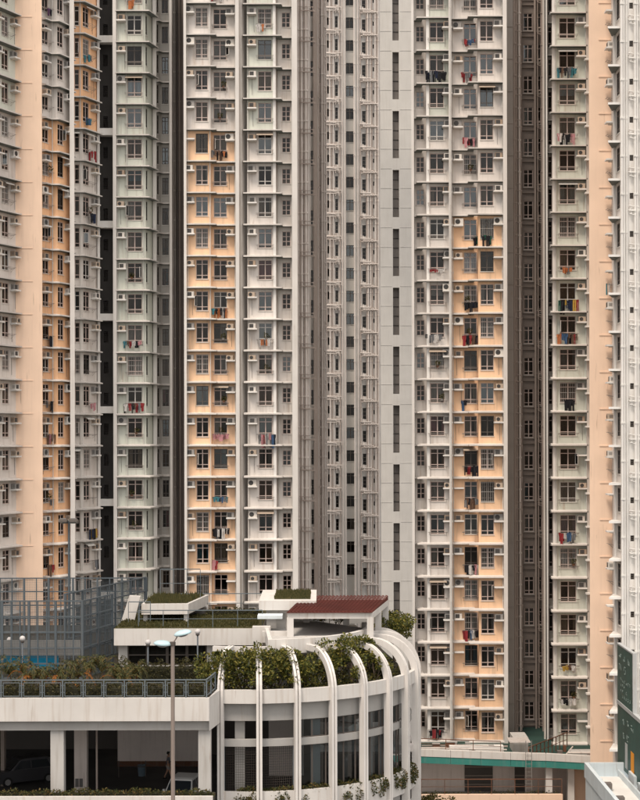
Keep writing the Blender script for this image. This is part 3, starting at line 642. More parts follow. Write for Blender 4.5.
for k in range(EL, EH+1):
    q = MB()
    for j in range(4): q.tube([(j*.11, 0, 0), (j*.11, 0, .55)], .012, 'pipe', 4)
    q.tube([(-.15, 0, .0), (.5, 0, .0)], .016, 'pipe', 4); q.tube([(0, 0, .0), (0, .2, .0)], .014, 'pipe', 4); q.tube([(.33, 0, .0), (.33, .2, .0)], .014, 'pipe', 4)
    obj('pipe_bracket', q, TE, (PX(630, 113.3)-O.x, 113.3-O.y, ZK(k)+.72-O.z))
roof(TE, [(PX(590, 117), 117.2), (XE-.01, 117.2), (XE+.05, 113.6), (PX(672, 113.5), 113.6), (PX(672, 134), 134), (PX(592, 134), 134)], ZTE)

# ------------------------------------------------------------------ washing on the racks
def cloth_mesh(kind, wd, ln, c):
    key = ('cl', kind, round(wd, 2), round(ln, 2), c)
    if key in cache: return cache[key]
    rr = random.Random(hash(key[1:4]) & 255); m = MB(); nx, nz = 6, 5; ph = rr.uniform(0, 6)
    def x_at(i, t):
        f = i/nx*2-1; half = wd/2
        if kind == 'shirt': half = wd/2*(1.0 if t < .35 else .62)
        elif kind == 'trousers': half = wd/2*(.75+.1*t)
        return f*half*(1-.12*t*rr.random())
    pts = []
    for j in range(nz+1):
        t = j/nz; row = []
        for i in range(nx+1):
            row.append((x_at(i, t), .03*math.sin(i*1.7+ph+t)+.02*t*math.sin(i*.8), -ln*t-.02*rr.random()))
        pts.append(row)
    for j in range(nz):
        for i in range(nx):
            if kind == 'trousers' and j >= 1 and i in (2, 3) and i == 3-(j % 1): continue
            a, b, cc_, d = pts[j][i], pts[j][i+1], pts[j+1][i+1], pts[j+1][i]
            m.quad(a, d, cc_, b, c); bk = lambda p: (p[0], p[1]+.03, p[2]); m.quad(bk(a), bk(b), bk(cc_), bk(d), c)
    for j in range(nz):
        for i in (0, nx):
            a, d = pts[j][i], pts[j+1][i]; m.quad(a, (a[0], a[1]+.03, a[2]), (d[0], d[1]+.03, d[2]), d, c)
    m.box(-wd*.4, wd*.4, -.012, .045, -.02, .02, c)
    cache[key] = m.mesh(kind); return cache[key]
WORD = 'zero one two three four five six seven eight nine ten eleven twelve thirteen fourteen fifteen sixteen seventeen eighteen nineteen twenty twenty-one twenty-two twenty-three twenty-four twenty-five twenty-six'.split()
def where(k, kref, what):
    d = k-kref
    if d == 0: return f'on {what}'
    return f'{WORD[abs(d)]} floor{"s" if abs(d) > 1 else ""} {"above" if d > 0 else "below"} {what}'
def washing(seg, px, py, wpx, cols, bay, kb=8, dn='peach', long=.55):
    Y = seg.a.y; z = PZ(py, Y); k = round((z+1.72-Z0)/FH-1); zr = ZK(k+1)-1.70
    u = seg.u(px); W = wpx*Y/F; base = Vector(seg.P(u, zr, .47))+seg.T.location
    cn = list(dict.fromkeys(cols))[:3]; ct = cn[0] if len(cn) == 1 else ' and '.join(cn) if len(cn) == 2 else f'{cn[0]}, {cn[1]} and {cn[2]}'
    if dn == 'podium': wh = f'{WORD[k+12]} floors above podium'
    else: wh = where(k, kb if dn in ('low', 'next') else kb-1, {'peach': 'top peach floor', 'off-white': 'top off-white floor', 'low': 'lowest peach floor', 'next': "neighbour's lowest peach"}[dn])
    T = thing('washing', f'{ct} washing, {bay}, {wh}', 'laundry', base, 'washing hung out under the windows', seg.rz)
    rnd = random.Random(int(px*31+py)); n = max(len(cols), int(W/.13)); step = W/n
    for i in range(n):
        c = cols[i*len(cols)//n] if rnd.random() < .75 else rnd.choice(cols)
        kd = rnd.choice(('shirt', 'trousers', 'towel', 'shirt')); wd = rnd.uniform(.14, .32)
        o = obj(kd, cloth_mesh(kd, round(wd*rnd.uniform(.85, 1.1), 1)+.04, round(long*rnd.uniform(.5, 1.35), 1), 'cloth_'+c), T, (-W/2+step*(i+.5), rnd.choice((0, 0, .17, .33)), -rnd.choice((0, 0, .06, .1))), rnd.uniform(-.25, .25))
mid = 'peach bay behind pergola'; ow = 'off-white bay behind pergola'
mint = 'mint bay by slot'; lp = 'peach bay by cream wall'; lo = 'bay beside dark slot'
rpb = 'peach bay by brown recess'; rw = 'off-white bay by slits'; rgr = 'mint bay by recess'
washing(cb, 220, 148, 15, ['grey', 'red', 'black', 'brown', 'grey', 'orange', 'black'], mid)
washing(cb, 217, 1, 12, ['red', 'red', 'white'], mid)
washing(cb, 220, 306, 14, ['teal', 'black', 'orange', 'black', 'white', 'black'], mid, long=.7)
washing(cb, 221, 432, 15, ['pink', 'pink'], mid, long=.4)
washing(cb, 221, 495, 14, ['teal', 'grey', 'blue', 'grey'], mid, long=.4)
washing(cb, 221, 527, 16, ['black', 'grey', 'white', 'black', 'white', 'black', 'white', 'black'], mid, long=.7)
washing(cb, 214.6, 558, 5, ['pink', 'red'], mid, long=.7)
washing(cc, 267, 426, 17, ['grey', 'red', 'white', 'pink', 'blue', 'black'], ow, dn='off-white', long=.85)
washing(cc, 262, 17, 9, ['white', 'orange'], ow, dn='off-white')
washing(cc, 265, 331, 13, ['white', 'orange', 'grey'], ow, dn='off-white', long=.5)
washing(D1, 133, 341, 18, ['teal', 'brown', 'red', 'white', 'black', 'pink'], mint, dn='next', long=.45)
washing(D1, 134, 400, 20, ['white', 'red', 'black', 'brown', 'grey', 'red'], mint, dn='next', long=.7)
washing(D1, 133, 4, 5, ['orange'], mint, dn='next')
for (x, y, wpx, cs, l) in ((47, 6, 7, ['purple', 'blue', 'black'], .5), (48, 336, 9, ['black', 'navy', 'black', 'grey'], .8), (48, 402, 9, ['grey', 'black', 'pink', 'black'], .8), (49, 434, 10, ['brown', 'pink', 'brown'], .8), (51, 503, 6, ['grey', 'teal'], .7), (48, 567, 9, ['brown', 'red', 'brown'], .7)):
    washing(B1, x, y, wpx, cs, lp, long=l)
for (x, y, wpx, cs, l) in ((86, 58, 7, ['teal', 'black', 'grey'], .5), (86, 119, 7, ['blue', 'teal'], .6), (90, 150, 9, ['red', 'brown', 'red', 'yellow'], .7), (89, 215, 7, ['black', 'navy'], .6), (89, 405, 7, ['pink', 'pink'], .6), (90, 531, 13, ['navy', 'black', 'yellow', 'red', 'pink'], .9), (92, 562, 6, ['grey', 'black'], .6)):
    washing(C2, x, y, wpx, cs, lo, dn='low', long=l)
washing(rb, 436, 78, 20, ['black', 'navy', 'black', 'grey', 'black', 'black', 'black'], rw, dn='off-white', long=.75)
washing(rb, 434, 338, 17, ['black', 'grey', 'white', 'grey'], rw, dn='off-white', long=.45)
washing(rb, 434, 728, 16, ['white', 'black', 'red', 'black', 'red', 'black'], rw, dn='podium', long=.65)
washing(rb, 437, 270, 14, ['red', 'white'], rw, dn='off-white', long=.25)
for (x, y, wpx, cs, l) in ((470, 39, 10, ['red', 'blue', 'red'], .4), (467, 72, 10, ['red', 'pink', 'grey', 'pink'], .7), (470, 141, 13, ['red', 'grey', 'black', 'pink'], .6), (477, 236, 5, ['black', 'green'], .5), (471, 303, 13, ['black', 'black', 'navy', 'black'], .8), (471, 334, 16, ['red', 'black', 'grey', 'brown', 'black', 'pink'], .8), (464, 402, 4, ['blue', 'black'], .7), (471, 467, 15, ['black', 'red', 'black', 'black', 'navy'], .8), (471, 498, 14, ['grey', 'black', 'brown', 'grey'], .7), (472, 564, 14, ['black', 'white', 'black', 'pink', 'white'], .8), (471, 632, 16, ['red', 'black', 'blue', 'white', 'black', 'red'], .8)):
    washing(rc, x, y, wpx, cs, rpb, kb=5, long=l)
washing(rd, 487, 232, 9, ['black', 'black', 'green'], 'peach bay window bar', kb=5, long=.75)
for (x, y, wpx, cs, l) in ((567, 66, 18, ['black', 'brown', 'black', 'grey', 'teal', 'yellow'], .65), (566, 133, 17, ['grey', 'black', 'white', 'black', 'pink'], .8), (567, 264, 8, ['orange', 'grey'], .4), (568, 299, 20, ['green', 'black', 'black', 'navy', 'yellow', 'red'], .8), (567, 333, 19, ['orange', 'blue', 'brown', 'black', 'red'], .7), (569, 402, 9, ['black', 'black'], .8), (566, 534, 16, ['red', 'white', 'blue', 'grey'], .7), (568, 670, 12, ['yellow', 'brown', 'white'], .4), (567, 703, 13, ['white', 'black', 'white', 'white'], .5)):
    washing(rg, x, y, wpx, cs, rgr, dn='podium', long=l)
washing(ef, 613.4, 283, 3, ['teal', 'white'], 'side of nearer tower', dn='podium', long=.7)

# ------------------------------------------------------------------ plants kit
def bush(name, label, cat, blobs, base, mat, dens, size, group=None, seed=0, stems=3):
    """blobs: (x, y, z, rx, ry, rz) in world space; stems rise from base"""
    rr = random.Random(seed); B = Vector(base); T = thing(name, label, cat, B, group)
    lf = MB(); st = MB()
    for i, b in enumerate(blobs):
        c = Vector(b[:3])-B; vol = b[3]*b[4]+b[4]*b[5]+b[3]*b[5]
        n = int(dens*vol)
        leaves(lf, c, b[3:], n, size, mat, rr)
    for i in range(max(stems, len(blobs))):
        b = blobs[i % len(blobs)]; c = Vector(b[:3])-B; s0 = Vector((rr.uniform(-.1, .1), rr.uniform(-.1, .1), 0))
        md = s0*.6+c*.5+Vector((rr.uniform(-.2, .2), rr.uniform(-.2, .2), .1)); st.tube([s0, md, c+Vector((rr.uniform(-.3, .3)*b[3], 0, .3*b[5]))], .05, 'bark', 5, r1=.015)
    obj('stem', st, T); obj('foliage', lf, T); return T
def strip_hedge(name, label, pts, z, h, wd, mat, dens, size, seed, group=None, hang=0):
    """a clipped run of planting along world XY points"""
    rr = random.Random(seed); B = Vector((*pts[0], z)); T = thing(name, label, 'hedge', B, group); lf = MB(); core = MB()
    for p, q in zip(pts, pts[1:]):
        p = Vector((*p, z)); q = Vector((*q, z)); L_ = (q-p).length; n = max(1, int(L_/.55))
        for i in range(n):
            c = p.lerp(q, (i+.5)/n)-B; hh = h*rr.uniform(.7, 1.15)
            leaves(lf, c+Vector((0, 0, hh*.5)), (.42, wd/2, hh*.55), int(dens), size, mat, rr, .2)
            if hang and rr.random() < .75:
                nv = (q-p).normalized(); o = Vector((nv.y, -nv.x, 0))
                for j in range(rr.randint(1, 2)): leaves(lf, c+o*(wd*.5+.1)+nv*rr.uniform(-.3, .3)+Vector((0, 0, -hang*rr.uniform(.1, .6))), (.22, .14, hang*.5), int(dens*.5), size, mat, rr, .1)
        d = (q-p).normalized(); o = Vector((d.y, -d.x, 0))*wd*.25; a, b = p-B, q-B; hh = h*.45; u_ = Vector((0, 0, hh))
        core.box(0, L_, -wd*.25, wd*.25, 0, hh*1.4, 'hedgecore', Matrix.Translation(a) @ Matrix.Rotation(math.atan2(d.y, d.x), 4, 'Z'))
    obj('branches', core, T); obj('foliage', lf, T); return T
def palm(px, Y, z, h, spread, nf, seed, label, group):
    rr = random.Random(seed); B = Vector((PX(px, Y), Y, z)); T = thing('palm_shrub', label, 'palm', B, group)
    st = MB(); st.tube([(0, 0, 0), (.04, 0, h*.3), (.02, .03, h*.5)], .07, 'bark', 6, r1=.05); obj('stem', st, T)
    for i in range(nf):
        f = MB(); a = 2*math.pi*i/nf+rr.uniform(-.3, .3); ln = spread*rr.uniform(.75, 1.15); rise = h*rr.uniform(.4, .75); mat = 'leaf_orange' if rr.random() < .13 else 'leaf_palm'
        P = []
        for j in range(8):
            t = j/7; r_ = ln*t; P.append(Vector((math.cos(a)*r_, math.sin(a)*r_, h*.45+rise*math.sin(t*2.4)*(1 if mat == 'leaf_palm' else .5)-.25*t*t*h)))
        f.tube(P, .012, mat, 3, r1=.004)
        sd_ = Vector((-math.sin(a), math.cos(a), 0))
        for j in range(1, 8):
            for s_ in (-1, 1):
                for q in (0, .5):
                    c = P[j-1].lerp(P[j], 1-q*.99); tip = c+sd_*s_*ln*.24*(1.1-j/9)+(P[j]-P[j-1])*.8+Vector((0, 0, -.08)); wv = (P[j]-P[j-1]).normalized()*.035
                    f.quad(c-wv, c.lerp(tip, .5)-wv*1.3+Vector((0, 0, .02)), tip, c.lerp(tip, .5)+wv*1.3, mat)
        obj('frond', f, T)
    return T

# ------------------------------------------------------------------ the car park with its round end
CX, CY, RR = -4.2, 101.0, 10.3
YF = 88.0; FL0 = 16.4; CEIL = 22.3; DECK = 23.2; PT = 23.82
XC = PX(208.5, YF); XW = -34.0
TP = thing('car_park', 'white car park with planted roof deck and a round ribbed end', 'building', (CX, CY, 6)); O = TP.location
def lo(x, y, z): return (x-O.x, y-O.y, z-O.z)
def part(name, fn, parent=TP, smooth=False):
    m = MB(); fn(m); m.v = [(v[0]-O.x, v[1]-O.y, v[2]-O.z) for v in m.v]
    return obj(name, m, parent, smooth=smooth)
def arc(r, a0, a1, n): return [(CX+r*math.sin(R(a0+(a1-a0)*i/n)), CY-r*math.cos(R(a0+(a1-a0)*i/n))) for i in range(n+1)]
def arcband(m, r, th, a0, a1, z0, z1, mat, n=4, mtop=None):
    o_ = arc(r, a0, a1, n); i_ = arc(r-th, a0, a1, n); m.prism(o_+i_[::-1], z0, z1, mat, mtop)
A0, DA = 4.0, 12.2
ang = lambda k: A0+DA*k
AL = -8.2-DA*.0
outline = [(XW, YF+.4), (XC-.3, YF+.4), (CX+(RR-.5)*math.sin(R(AL)), CY-(RR-.5)*math.cos(R(AL)))]+arc(RR-.5, AL, 100, 20)[1:]+[(CX+7, 128), (XW, 128)]
part('floor_slab', lambda m: m.prism(outline, 15.9, FL0, 'interior', 'asphalt'))
part('roof_slab', lambda m: m.prism(outline, CEIL, DECK, 'concrete_grey', 'soil', 'interior'))
part('base_wall', lambda m: m.prism([(p[0], p[1]+.3) for p in outline], 6, 15.9, 'concrete'))
part('unseen_back_wall', lambda m: m.box(XW, CX+7, 127.5, 127.9, FL0, 18.2, 'interior'))  # unseen wall, kept low so that light enters from behind
for x_ in range(-33, 3, 6): part('column', lambda m: m.box(x_, x_+.6, 127.4, 128, 18.2, CEIL, 'concrete'))
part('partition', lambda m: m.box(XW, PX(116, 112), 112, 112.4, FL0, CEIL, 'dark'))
part('partition', lambda m: m.box(PX(117, 106), PX(199, 106), 106, 106.4, FL0, CEIL, 'interior_white'))
part('skirting', lambda m: m.box(PX(117, 106), PX(199, 106), 105.9, 106, FL0, FL0+.35, 'rust'))
part('partition', lambda m: m.box(PX(268, 103), PX(303, 103), 103, 103.4, FL0, CEIL, 'interior_white'))
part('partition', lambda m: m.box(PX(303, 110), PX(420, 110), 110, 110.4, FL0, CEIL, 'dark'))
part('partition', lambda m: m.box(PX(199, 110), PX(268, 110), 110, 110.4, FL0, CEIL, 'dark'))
# front parapet of the deck, the beam below it and its columns
part('parapet', lambda m: m.box(XW, XC, YF, YF+.3, 22.55, PT, 'parapet'))
part('beam', lambda m: m.box(XW, XC-.02, YF+.32, YF+.9, 22.0, 22.56, 'concrete_grey'))
xe, ye = CX+RR*math.sin(R(AL)), CY-RR*math.cos(R(AL))
part('parapet', lambda m: m.prism([(XC, YF), (xe, ye), (xe-.2, ye+.3), (XC-.002, YF+.3)], 22.0, PT+.02, 'parapet'))
for a, b, Y in ((49.8, 63, 88.45), (197.6, 210, 88.5)):
    part('column', lambda m: m.box(PX(a, Y), PX(b, Y), Y, Y+.7, FL0-8, 22.05 if a < 100 else 22.02, 'concrete'))
part('column', lambda m: m.box(PX(73.5, 97), PX(86, 97), 97, 97.7, FL0, CEIL, 'interior_white'))
for px in (76, 80.2): part('column_plate', lambda m: m.box(PX(px-1.6, 96.9), PX(px+1.6, 96.9), 96.94, 96.998, 17.0, 17.5, 'grille_grey'))
part('column', lambda m: m.box(PX(0, 100), PX(3.5, 100), 100, 100.6, FL0, CEIL, 'brownpipe'))
for px in (96, 205): part('downpipe', lambda m: m.tube([(PX(px, 92), 92, FL0), (PX(px, 92), 92, CEIL)], .06, 'brownpipe', 6))
part('ceiling_pipe', lambda m: m.tube([(XW, 90, 22.05), (PX(196, 90), 90, 22.05)], .05, 'rust', 6))
part('ceiling_duct', lambda m: m.box(PX(4, 98), PX(44, 98), 98, 98.5, 21.2, 21.7, 'interior'))
for px in (7, 35, 103, 137, 147): part('pipe_hanger', lambda m: m.box(PX(px, 90)-.03, PX(px, 90)+.03, 89.94, 90.06, 21.95, 22.32, 'rust'))
# the planter ledge in front of the parking floor
part('planter_wall', lambda m: (m.box(XW, PX(212, 86), 86, 86.2, 5.9, 18.85, 'parapet'), m.box(XW, PX(212, 86), 86.2, 88.2, 16, 18.6, 'soil')))
# the round end
for k in range(-1, 8):
    a0, a1 = ang(k)+.9, ang(k+1)-.9
    part('parapet', lambda m: arcband(m, RR, .28, a0, a1, 23.05, PT, 'parapet'))
    part('beam', lambda m: arcband(m, RR-.45, .3, a0-.9, a1+.9, 22.0, 23.06, 'concrete_grey'))
    part('transom', lambda m: arcband(m, RR-.35, .3, a0-.9, a1+.9, 20.55, 20.95, 'concrete_grey'))
    part('planter_wall', lambda m: (arcband(m, RR, .22, a0, a1, 16.7, 18.05, 'parapet'), arcband(m, RR-.23, .7, a0, a1, 17.0, 17.8, 'soil')))
    part('beam', lambda m: arcband(m, RR-.3, .3, a0, a1, 15.8, 16.72, 'concrete_grey'))
    part('lower_wall', lambda m: arcband(m, RR-.1, .22, a0, a1, 6, 14.0, 'concrete'))
for k in range(-1, 9):
    a = R(ang(k)); er = Vector((math.sin(a), -math.cos(a), 0)); et = Vector((math.cos(a), math.sin(a), 0)); C0 = Vector((CX, CY, 0))
    prof = [(RR+.22, 6.0), (RR+.22, 23.5)]
    H_, W_ = 2.45, 2.35; rc_ = RR+.22-W_
    for i in range(1, 13):
        t = math.pi/2*i/12; prof.append((rc_+W_*math.cos(t), 23.5+H_*math.sin(t)))
    prof.append((7.2, 25.95))
    # inner edge of the fin
    inn = [(r-.42, z) for r, z in prof[:2]]
    for i in range(1, 13):
        t = math.pi/2*i/12; inn.append((rc_+(W_-.42)*math.cos(t), 23.5+(H_-.36)*math.sin(t)))
    inn.append((7.2, 25.95-.36))
    def rib(m, t0, t1, sh=0):
        def Q(p, t, s=0): return C0+er*(p[0]-s)+et*t+Vector((0, 0, p[1]-s*.3))
        for i in range(len(prof)-1):
            p, q, pi, qi = prof[i], prof[i+1], inn[i], inn[i+1]
            m.quad(Q(p, t0, sh), Q(p, t1, sh), Q(q, t1, sh), Q(q, t0, sh), 'rib'); m.quad(Q(pi, t1), Q(pi, t0), Q(qi, t0), Q(qi, t1), 'rib')
            m.quad(Q(p, t0, sh), Q(q, t0, sh), Q(qi, t0), Q(pi, t0), 'rib'); m.quad(Q(p, t1, sh), Q(pi, t1), Q(qi, t1), Q(q, t1, sh), 'rib')
    part('rib', lambda m: (rib(m, -.165, -.03), rib(m, .03, .165), rib(m, -.03, .03, .16)))
# deep columns inside the openings, mullions and wire screens
for k, f in ((-.55, .5), (2.35, .5), (1.75, .5), (3.8, .5), (4.7, .5)):
    a = R(ang(k)); x, y = CX+(RR-1.2)*math.sin(a), CY-(RR-1.2)*math.cos(a)
    part('column', lambda m: m.prism([(x-.28, y-.28), (x+.28, y-.28), (x+.28, y+.28), (x-.28, y+.28)], FL0, CEIL, 'concrete_grey'))
for k in (-1, 0):
    def screen(m):
        for i in range(15):
            a = R(ang(k)+1.2+(DA-2.4)*i/14); x, y = CX+(RR-.5)*math.sin(a), CY-(RR-.5)*math.cos(a); m.tube([(x, y, 18.0), (x, y, 20.55)], .01, 'framedark', 3, False)
        for j in range(18):
            z = 18.05+j*.145; m.tube([(CX+(RR-.5)*math.sin(R(ang(k)+1+(DA-2)*i/4)), CY-(RR-.5)*math.cos(R(ang(k)+1+(DA-2)*i/4)), z) for i in range(5)], .01, 'framedark', 3, False)
    part('wire_screen', screen)
    for fr in (.04, .96):
        a = R(ang(k)+DA*fr); x, y = CX+(RR-.5)*math.sin(a), CY-(RR-.5)*math.cos(a); part('mullion', lambda m: m.box(x-.05, x+.05, y-.05, y+.05, 18, 20.55, 'rail'))
for k in range(1, 7):
    for z0_, z1_ in ((18.0, 20.56), (20.94, 22.02)):
        a0, a1 = ang(k)+1, ang(k+1)-1; r_ = RR-.55
        P_ = [(CX+r_*math.sin(R(t)), CY-r_*math.cos(R(t))) for t in (a0, (a0+a1)/2, a1)]
        fo = part('window', lambda m: ([m.box(x-.045, x+.045, y-.045, y+.045, z0_, z1_, 'framedark') for x, y in P_], [m.tube([(*P_[i], z), (*P_[i+1], z)], .04, 'framedark', 4) for i in (0, 1) for z in (z0_+.04, z1_-.04)]))
        for i in (0, 1): part('pane', lambda m: m.quad((*P_[i], z0_), (*P_[i+1], z0_), (*P_[i+1], z1_), (*P_[i], z1_), 'glass_blue'), fo)  # panes added so that reflected sky lifts the dark openings
# ramp inside the round end
part('ramp', lambda m: m.box(PX(310, 101), PX(410, 101), 98.0, 106, 18.9, 19.3, 'interior'))
part('ramp_kerb', lambda m: m.tube([(CX+6.4*math.sin(R(a)), CY-6.4*math.cos(R(a)), FL0+.14) for a in range(-20, 61, 8)], .14, 'rust', 5))
# ring wall above the arches, drum behind them
part('ring_wall', lambda m: (arcband(m, 7.35, .3, 9, 104, 25.45, 26.3, 'parapet', 22), m.prism(arc(7.04, 9, 104, 22)+[(CX+1, 110), (PX(266, 101), 110), (PX(266, 101), 101)], 25.7, 25.95, 'concrete', 'concrete')))
part('ring_beam', lambda m: arcband(m, 7.0, .25, -18, 8.9, 25.55, 25.85, 'rib', 6))
part('ring_end', lambda m: m.prism([(PX(264, 101), 101), (CX+7.35*math.sin(R(8.9)), CY-7.35*math.cos(R(8.9))), (CX+7.35*math.sin(R(8.9))+.25, CY-7.35*math.cos(R(8.9))+.05), (PX(267, 101), 101)], 25.45, 26.299, 'parapet'))
part('drum_wall', lambda m: arcband(m, 5.6, .25, -24, 104, DECK, 25.0, 'concrete_grey', 26))
for a_ in (-2, 10, 22, 36, 50, 64):
    x, y = CX+7.15*math.sin(R(a_)), CY-7.15*math.cos(R(a_)); part('column', lambda m: m.prism([(x-.14, y-.14), (x+.14, y-.14), (x+.14, y+.14), (x-.14, y+.14)], DECK, 25.5, 'concrete'))

# the low roof house on the deck
def bx(name, a, b, Yf, Yb, z0, z1, mat, mt=None, parent=TP):
    xa, xb = PX(a, Yf), PX(b, Yf)
    return part(name, lambda m: m.prism([(xa, Yf), (xb, Yf), (xb, Yb), (xa, Yb)], z0, z1, mat, mt), parent)
bx('eave', 113.5, 262, 101, 112, 25.05, 26.12, 'parapet', 'turf')
bx('house_wall', 118, 127, 101.7, 111, DECK, 25.06, 'parapet'); bx('house_wall', 206.4, 212, 101.7, 111, DECK, 25.06, 'parapet')
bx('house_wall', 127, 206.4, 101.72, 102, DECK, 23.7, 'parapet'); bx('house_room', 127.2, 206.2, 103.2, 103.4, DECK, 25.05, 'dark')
bx('house_wall', 212, 262, 104, 104.3, DECK, 25.04, 'concrete_grey')
ws = [127+79.4*i/4 for i in range(5)]
for i in range(4):
    Y = 101.8; xa, xb = PX(ws[i], Y), PX(ws[i+1], Y); fo = part('window', lambda m: (m.box(xa, xa+.09, Y, Y+.1, 23.7, 25.05, 'framedark'), m.box(xb-.09, xb, Y, Y+.1, 23.7, 25.05, 'framedark'), m.box(xa+.09, xb-.09, Y, Y+.1, 23.7, 23.78, 'framedark'), m.box(xa+.09, xb-.09, Y, Y+.1, 24.97, 25.05, 'framedark'), m.box(xa+.09, xb-.09, Y+.01, Y+.09, 24.3, 24.38, 'framedark')))
    gq = MB(); gq.box(xa+.09-O.x, xb-.09-O.x, Y+.04-O.y, Y+.05-O.y, 23.78-O.z, 24.97-O.z, 'glass'); obj('pane', gq, fo)
    bl = MB()
    for j in range(12): bl.box(xa+.1-O.x, xb-.1-O.x, Y+.25-O.y, Y+.27-O.y, 23.8+j*.1-O.z, 23.87+j*.1-O.z, 'grille_grey')
    obj('blind', bl, fo)
# sloped roof-light block with a slab on short posts
def slab(m):
    P = [(150, 104, 27.3), (177, 103.2, 26.75), (209, 105.5, 27.9), (181, 109, 28.15)]
    top = [(PX(a, Y), Y, z+.35) for a, Y, z in ((141, 104.5, 26.95), (188, 104.5, 26.97), (208.5, 110.6, 26.97), (152, 110.6, 26.97))]; bot = [(x, y, z-.68) for x, y, z in top]
    m.poly(top, 'parapet'); m.poly(bot[::-1], 'concrete')
    for i in range(4):
        j = (i+1) % 4; m.quad(bot[i], bot[j], top[j], top[i], 'parapet')
    ins = [(x*.9+sum(t[0] for t in top)/4*.1, y*.9+sum(t[1] for t in top)/4*.1, z+.03) for x, y, z in top]; m.poly(ins, 'turf')
part('roof_slab', slab)
bx('block_wall', 143, 147, 104.9, 106, 26.1, 26.63, 'parapet'); bx('block_wall', 183.5, 187.5, 104.7, 105.6, 26.1, 26.63, 'parapet'); bx('block_wall', 203.5, 207.5, 109.6, 110.4, 26.1, 26.63, 'parapet')
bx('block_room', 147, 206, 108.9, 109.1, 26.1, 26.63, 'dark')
part('stair_wing', lambda m: (lambda P: (m.poly([(x, 105.6, z) for x, z in P], 'parapet'), m.poly([(x, 106.0, z) for x, z in P][::-1], 'parapet'), [m.quad((P[i][0], 105.6, P[i][1]), (P[i][0], 106.0, P[i][1]), (P[(i+1) % 4][0], 106.0, P[(i+1) % 4][1]), (P[(i+1) % 4][0], 105.6, P[(i+1) % 4][1]), 'parapet') for i in range(4)]))([(PX(121, 105.6), 26.1), (PX(134, 105.6), 26.1), (PX(140, 105.6), 27.7), (PX(129, 105.6), 27.75)]))
# planter block and pergola on the ring roof
bx('block_wall', 266, 290, 102.5, 109, 25.6, 27.2, 'parapet'); bx('planter', 258.5, 316, 102, 109.5, 27.15, 27.75, 'parapet', 'parapet')
bx('grass_bed', 274, 310, 103, 108.6, 27.7, 27.8, 'turf'); bx('canopy', 257, 282, 100.6, 102, 26.75, 26.95, 'roofblue')
bx('door', 276, 285, 102.44, 102.5, 25.95, 26.9, 'concrete_grey')
bx('step_wall', 252, 270, 99.5, 100, 25.4, 26.4, 'parapet'); bx('step_wall', 262, 290, 98.6, 99, 25.9, 26.2, 'parapet')
PF = [(PX(287, 98), 98), (PX(372.5, 98), 98), (PX(388.5, 106), 106), (PX(304, 106), 106)]
def pg(u, v):
    a = Vector(PF[0]).lerp(Vector(PF[1]), u); b = Vector(PF[3]).lerp(Vector(PF[2]), u); return a.lerp(b, v)
for u, v in ((.03, .02), (.965, .02), (.965, .5), (.965, .97), (.03, .97), (.5, .97)):
    p = pg(u, v); part('post', lambda m: m.box(p.x-.2, p.x+.2, p.y-.2, p.y+.2, 25.6, 27.1, 'parapet'))
for (u0, v0, u1, v1) in ((0, 0, 1, .045), (.945, .045, 1, 1), (0, .045, .055, 1), (.055, .955, .945, 1)):
    P = [pg(u0, v0), pg(u1, v0), pg(u1, v1), pg(u0, v1)]; part('roof_beam', lambda m: m.prism([(q.x, q.y) for q in P], 27.05, 27.42, 'parapet'))
bx('pergola_wall', 288, 370, 98.0, 98.15, 25.5, 25.97, 'parapet'); bx('pergola_room', 306, 384, 108, 108.2, 25.6, 27.0, 'concrete_grey')
def tiles(m):
    n = 96; nv = 14
    for j in range(nv):
        for i in range(n):
            def Q(a, b): p = pg(-.005+1.0*a/n, -.02+1.0*b/nv); return (p.x, p.y, 27.46+.07*abs(math.sin(a*math.pi/4))+.22*b/nv)
            z = .02
            a, b, c, d = Q(i, j), Q(i+1, j), Q(i+1, j+1), Q(i, j+1); c = (c[0], c[1], c[2]-z); d = (d[0], d[1], d[2]-z)
            m.quad(a, b, c, d, 'redtile')
            if j == 0: m.quad((a[0], a[1], 27.421), (b[0], b[1], 27.421), b, a, 'redtile')
    q = [pg(-.005, -.02), pg(.995, -.02), pg(.995, .98), pg(-.005, .98)]; m.poly([(v.x, v.y, 27.421) for v in q][::-1], 'redtile')
    for u in (-.005, .995):
        a, b = pg(u, -.02), pg(u, .98); m.quad((a.x, a.y, 27.421), (b.x, b.y, 27.421), (b.x, b.y, 27.68), (a.x, a.y, 27.46), 'redtile')
part('tile_roof', tiles)

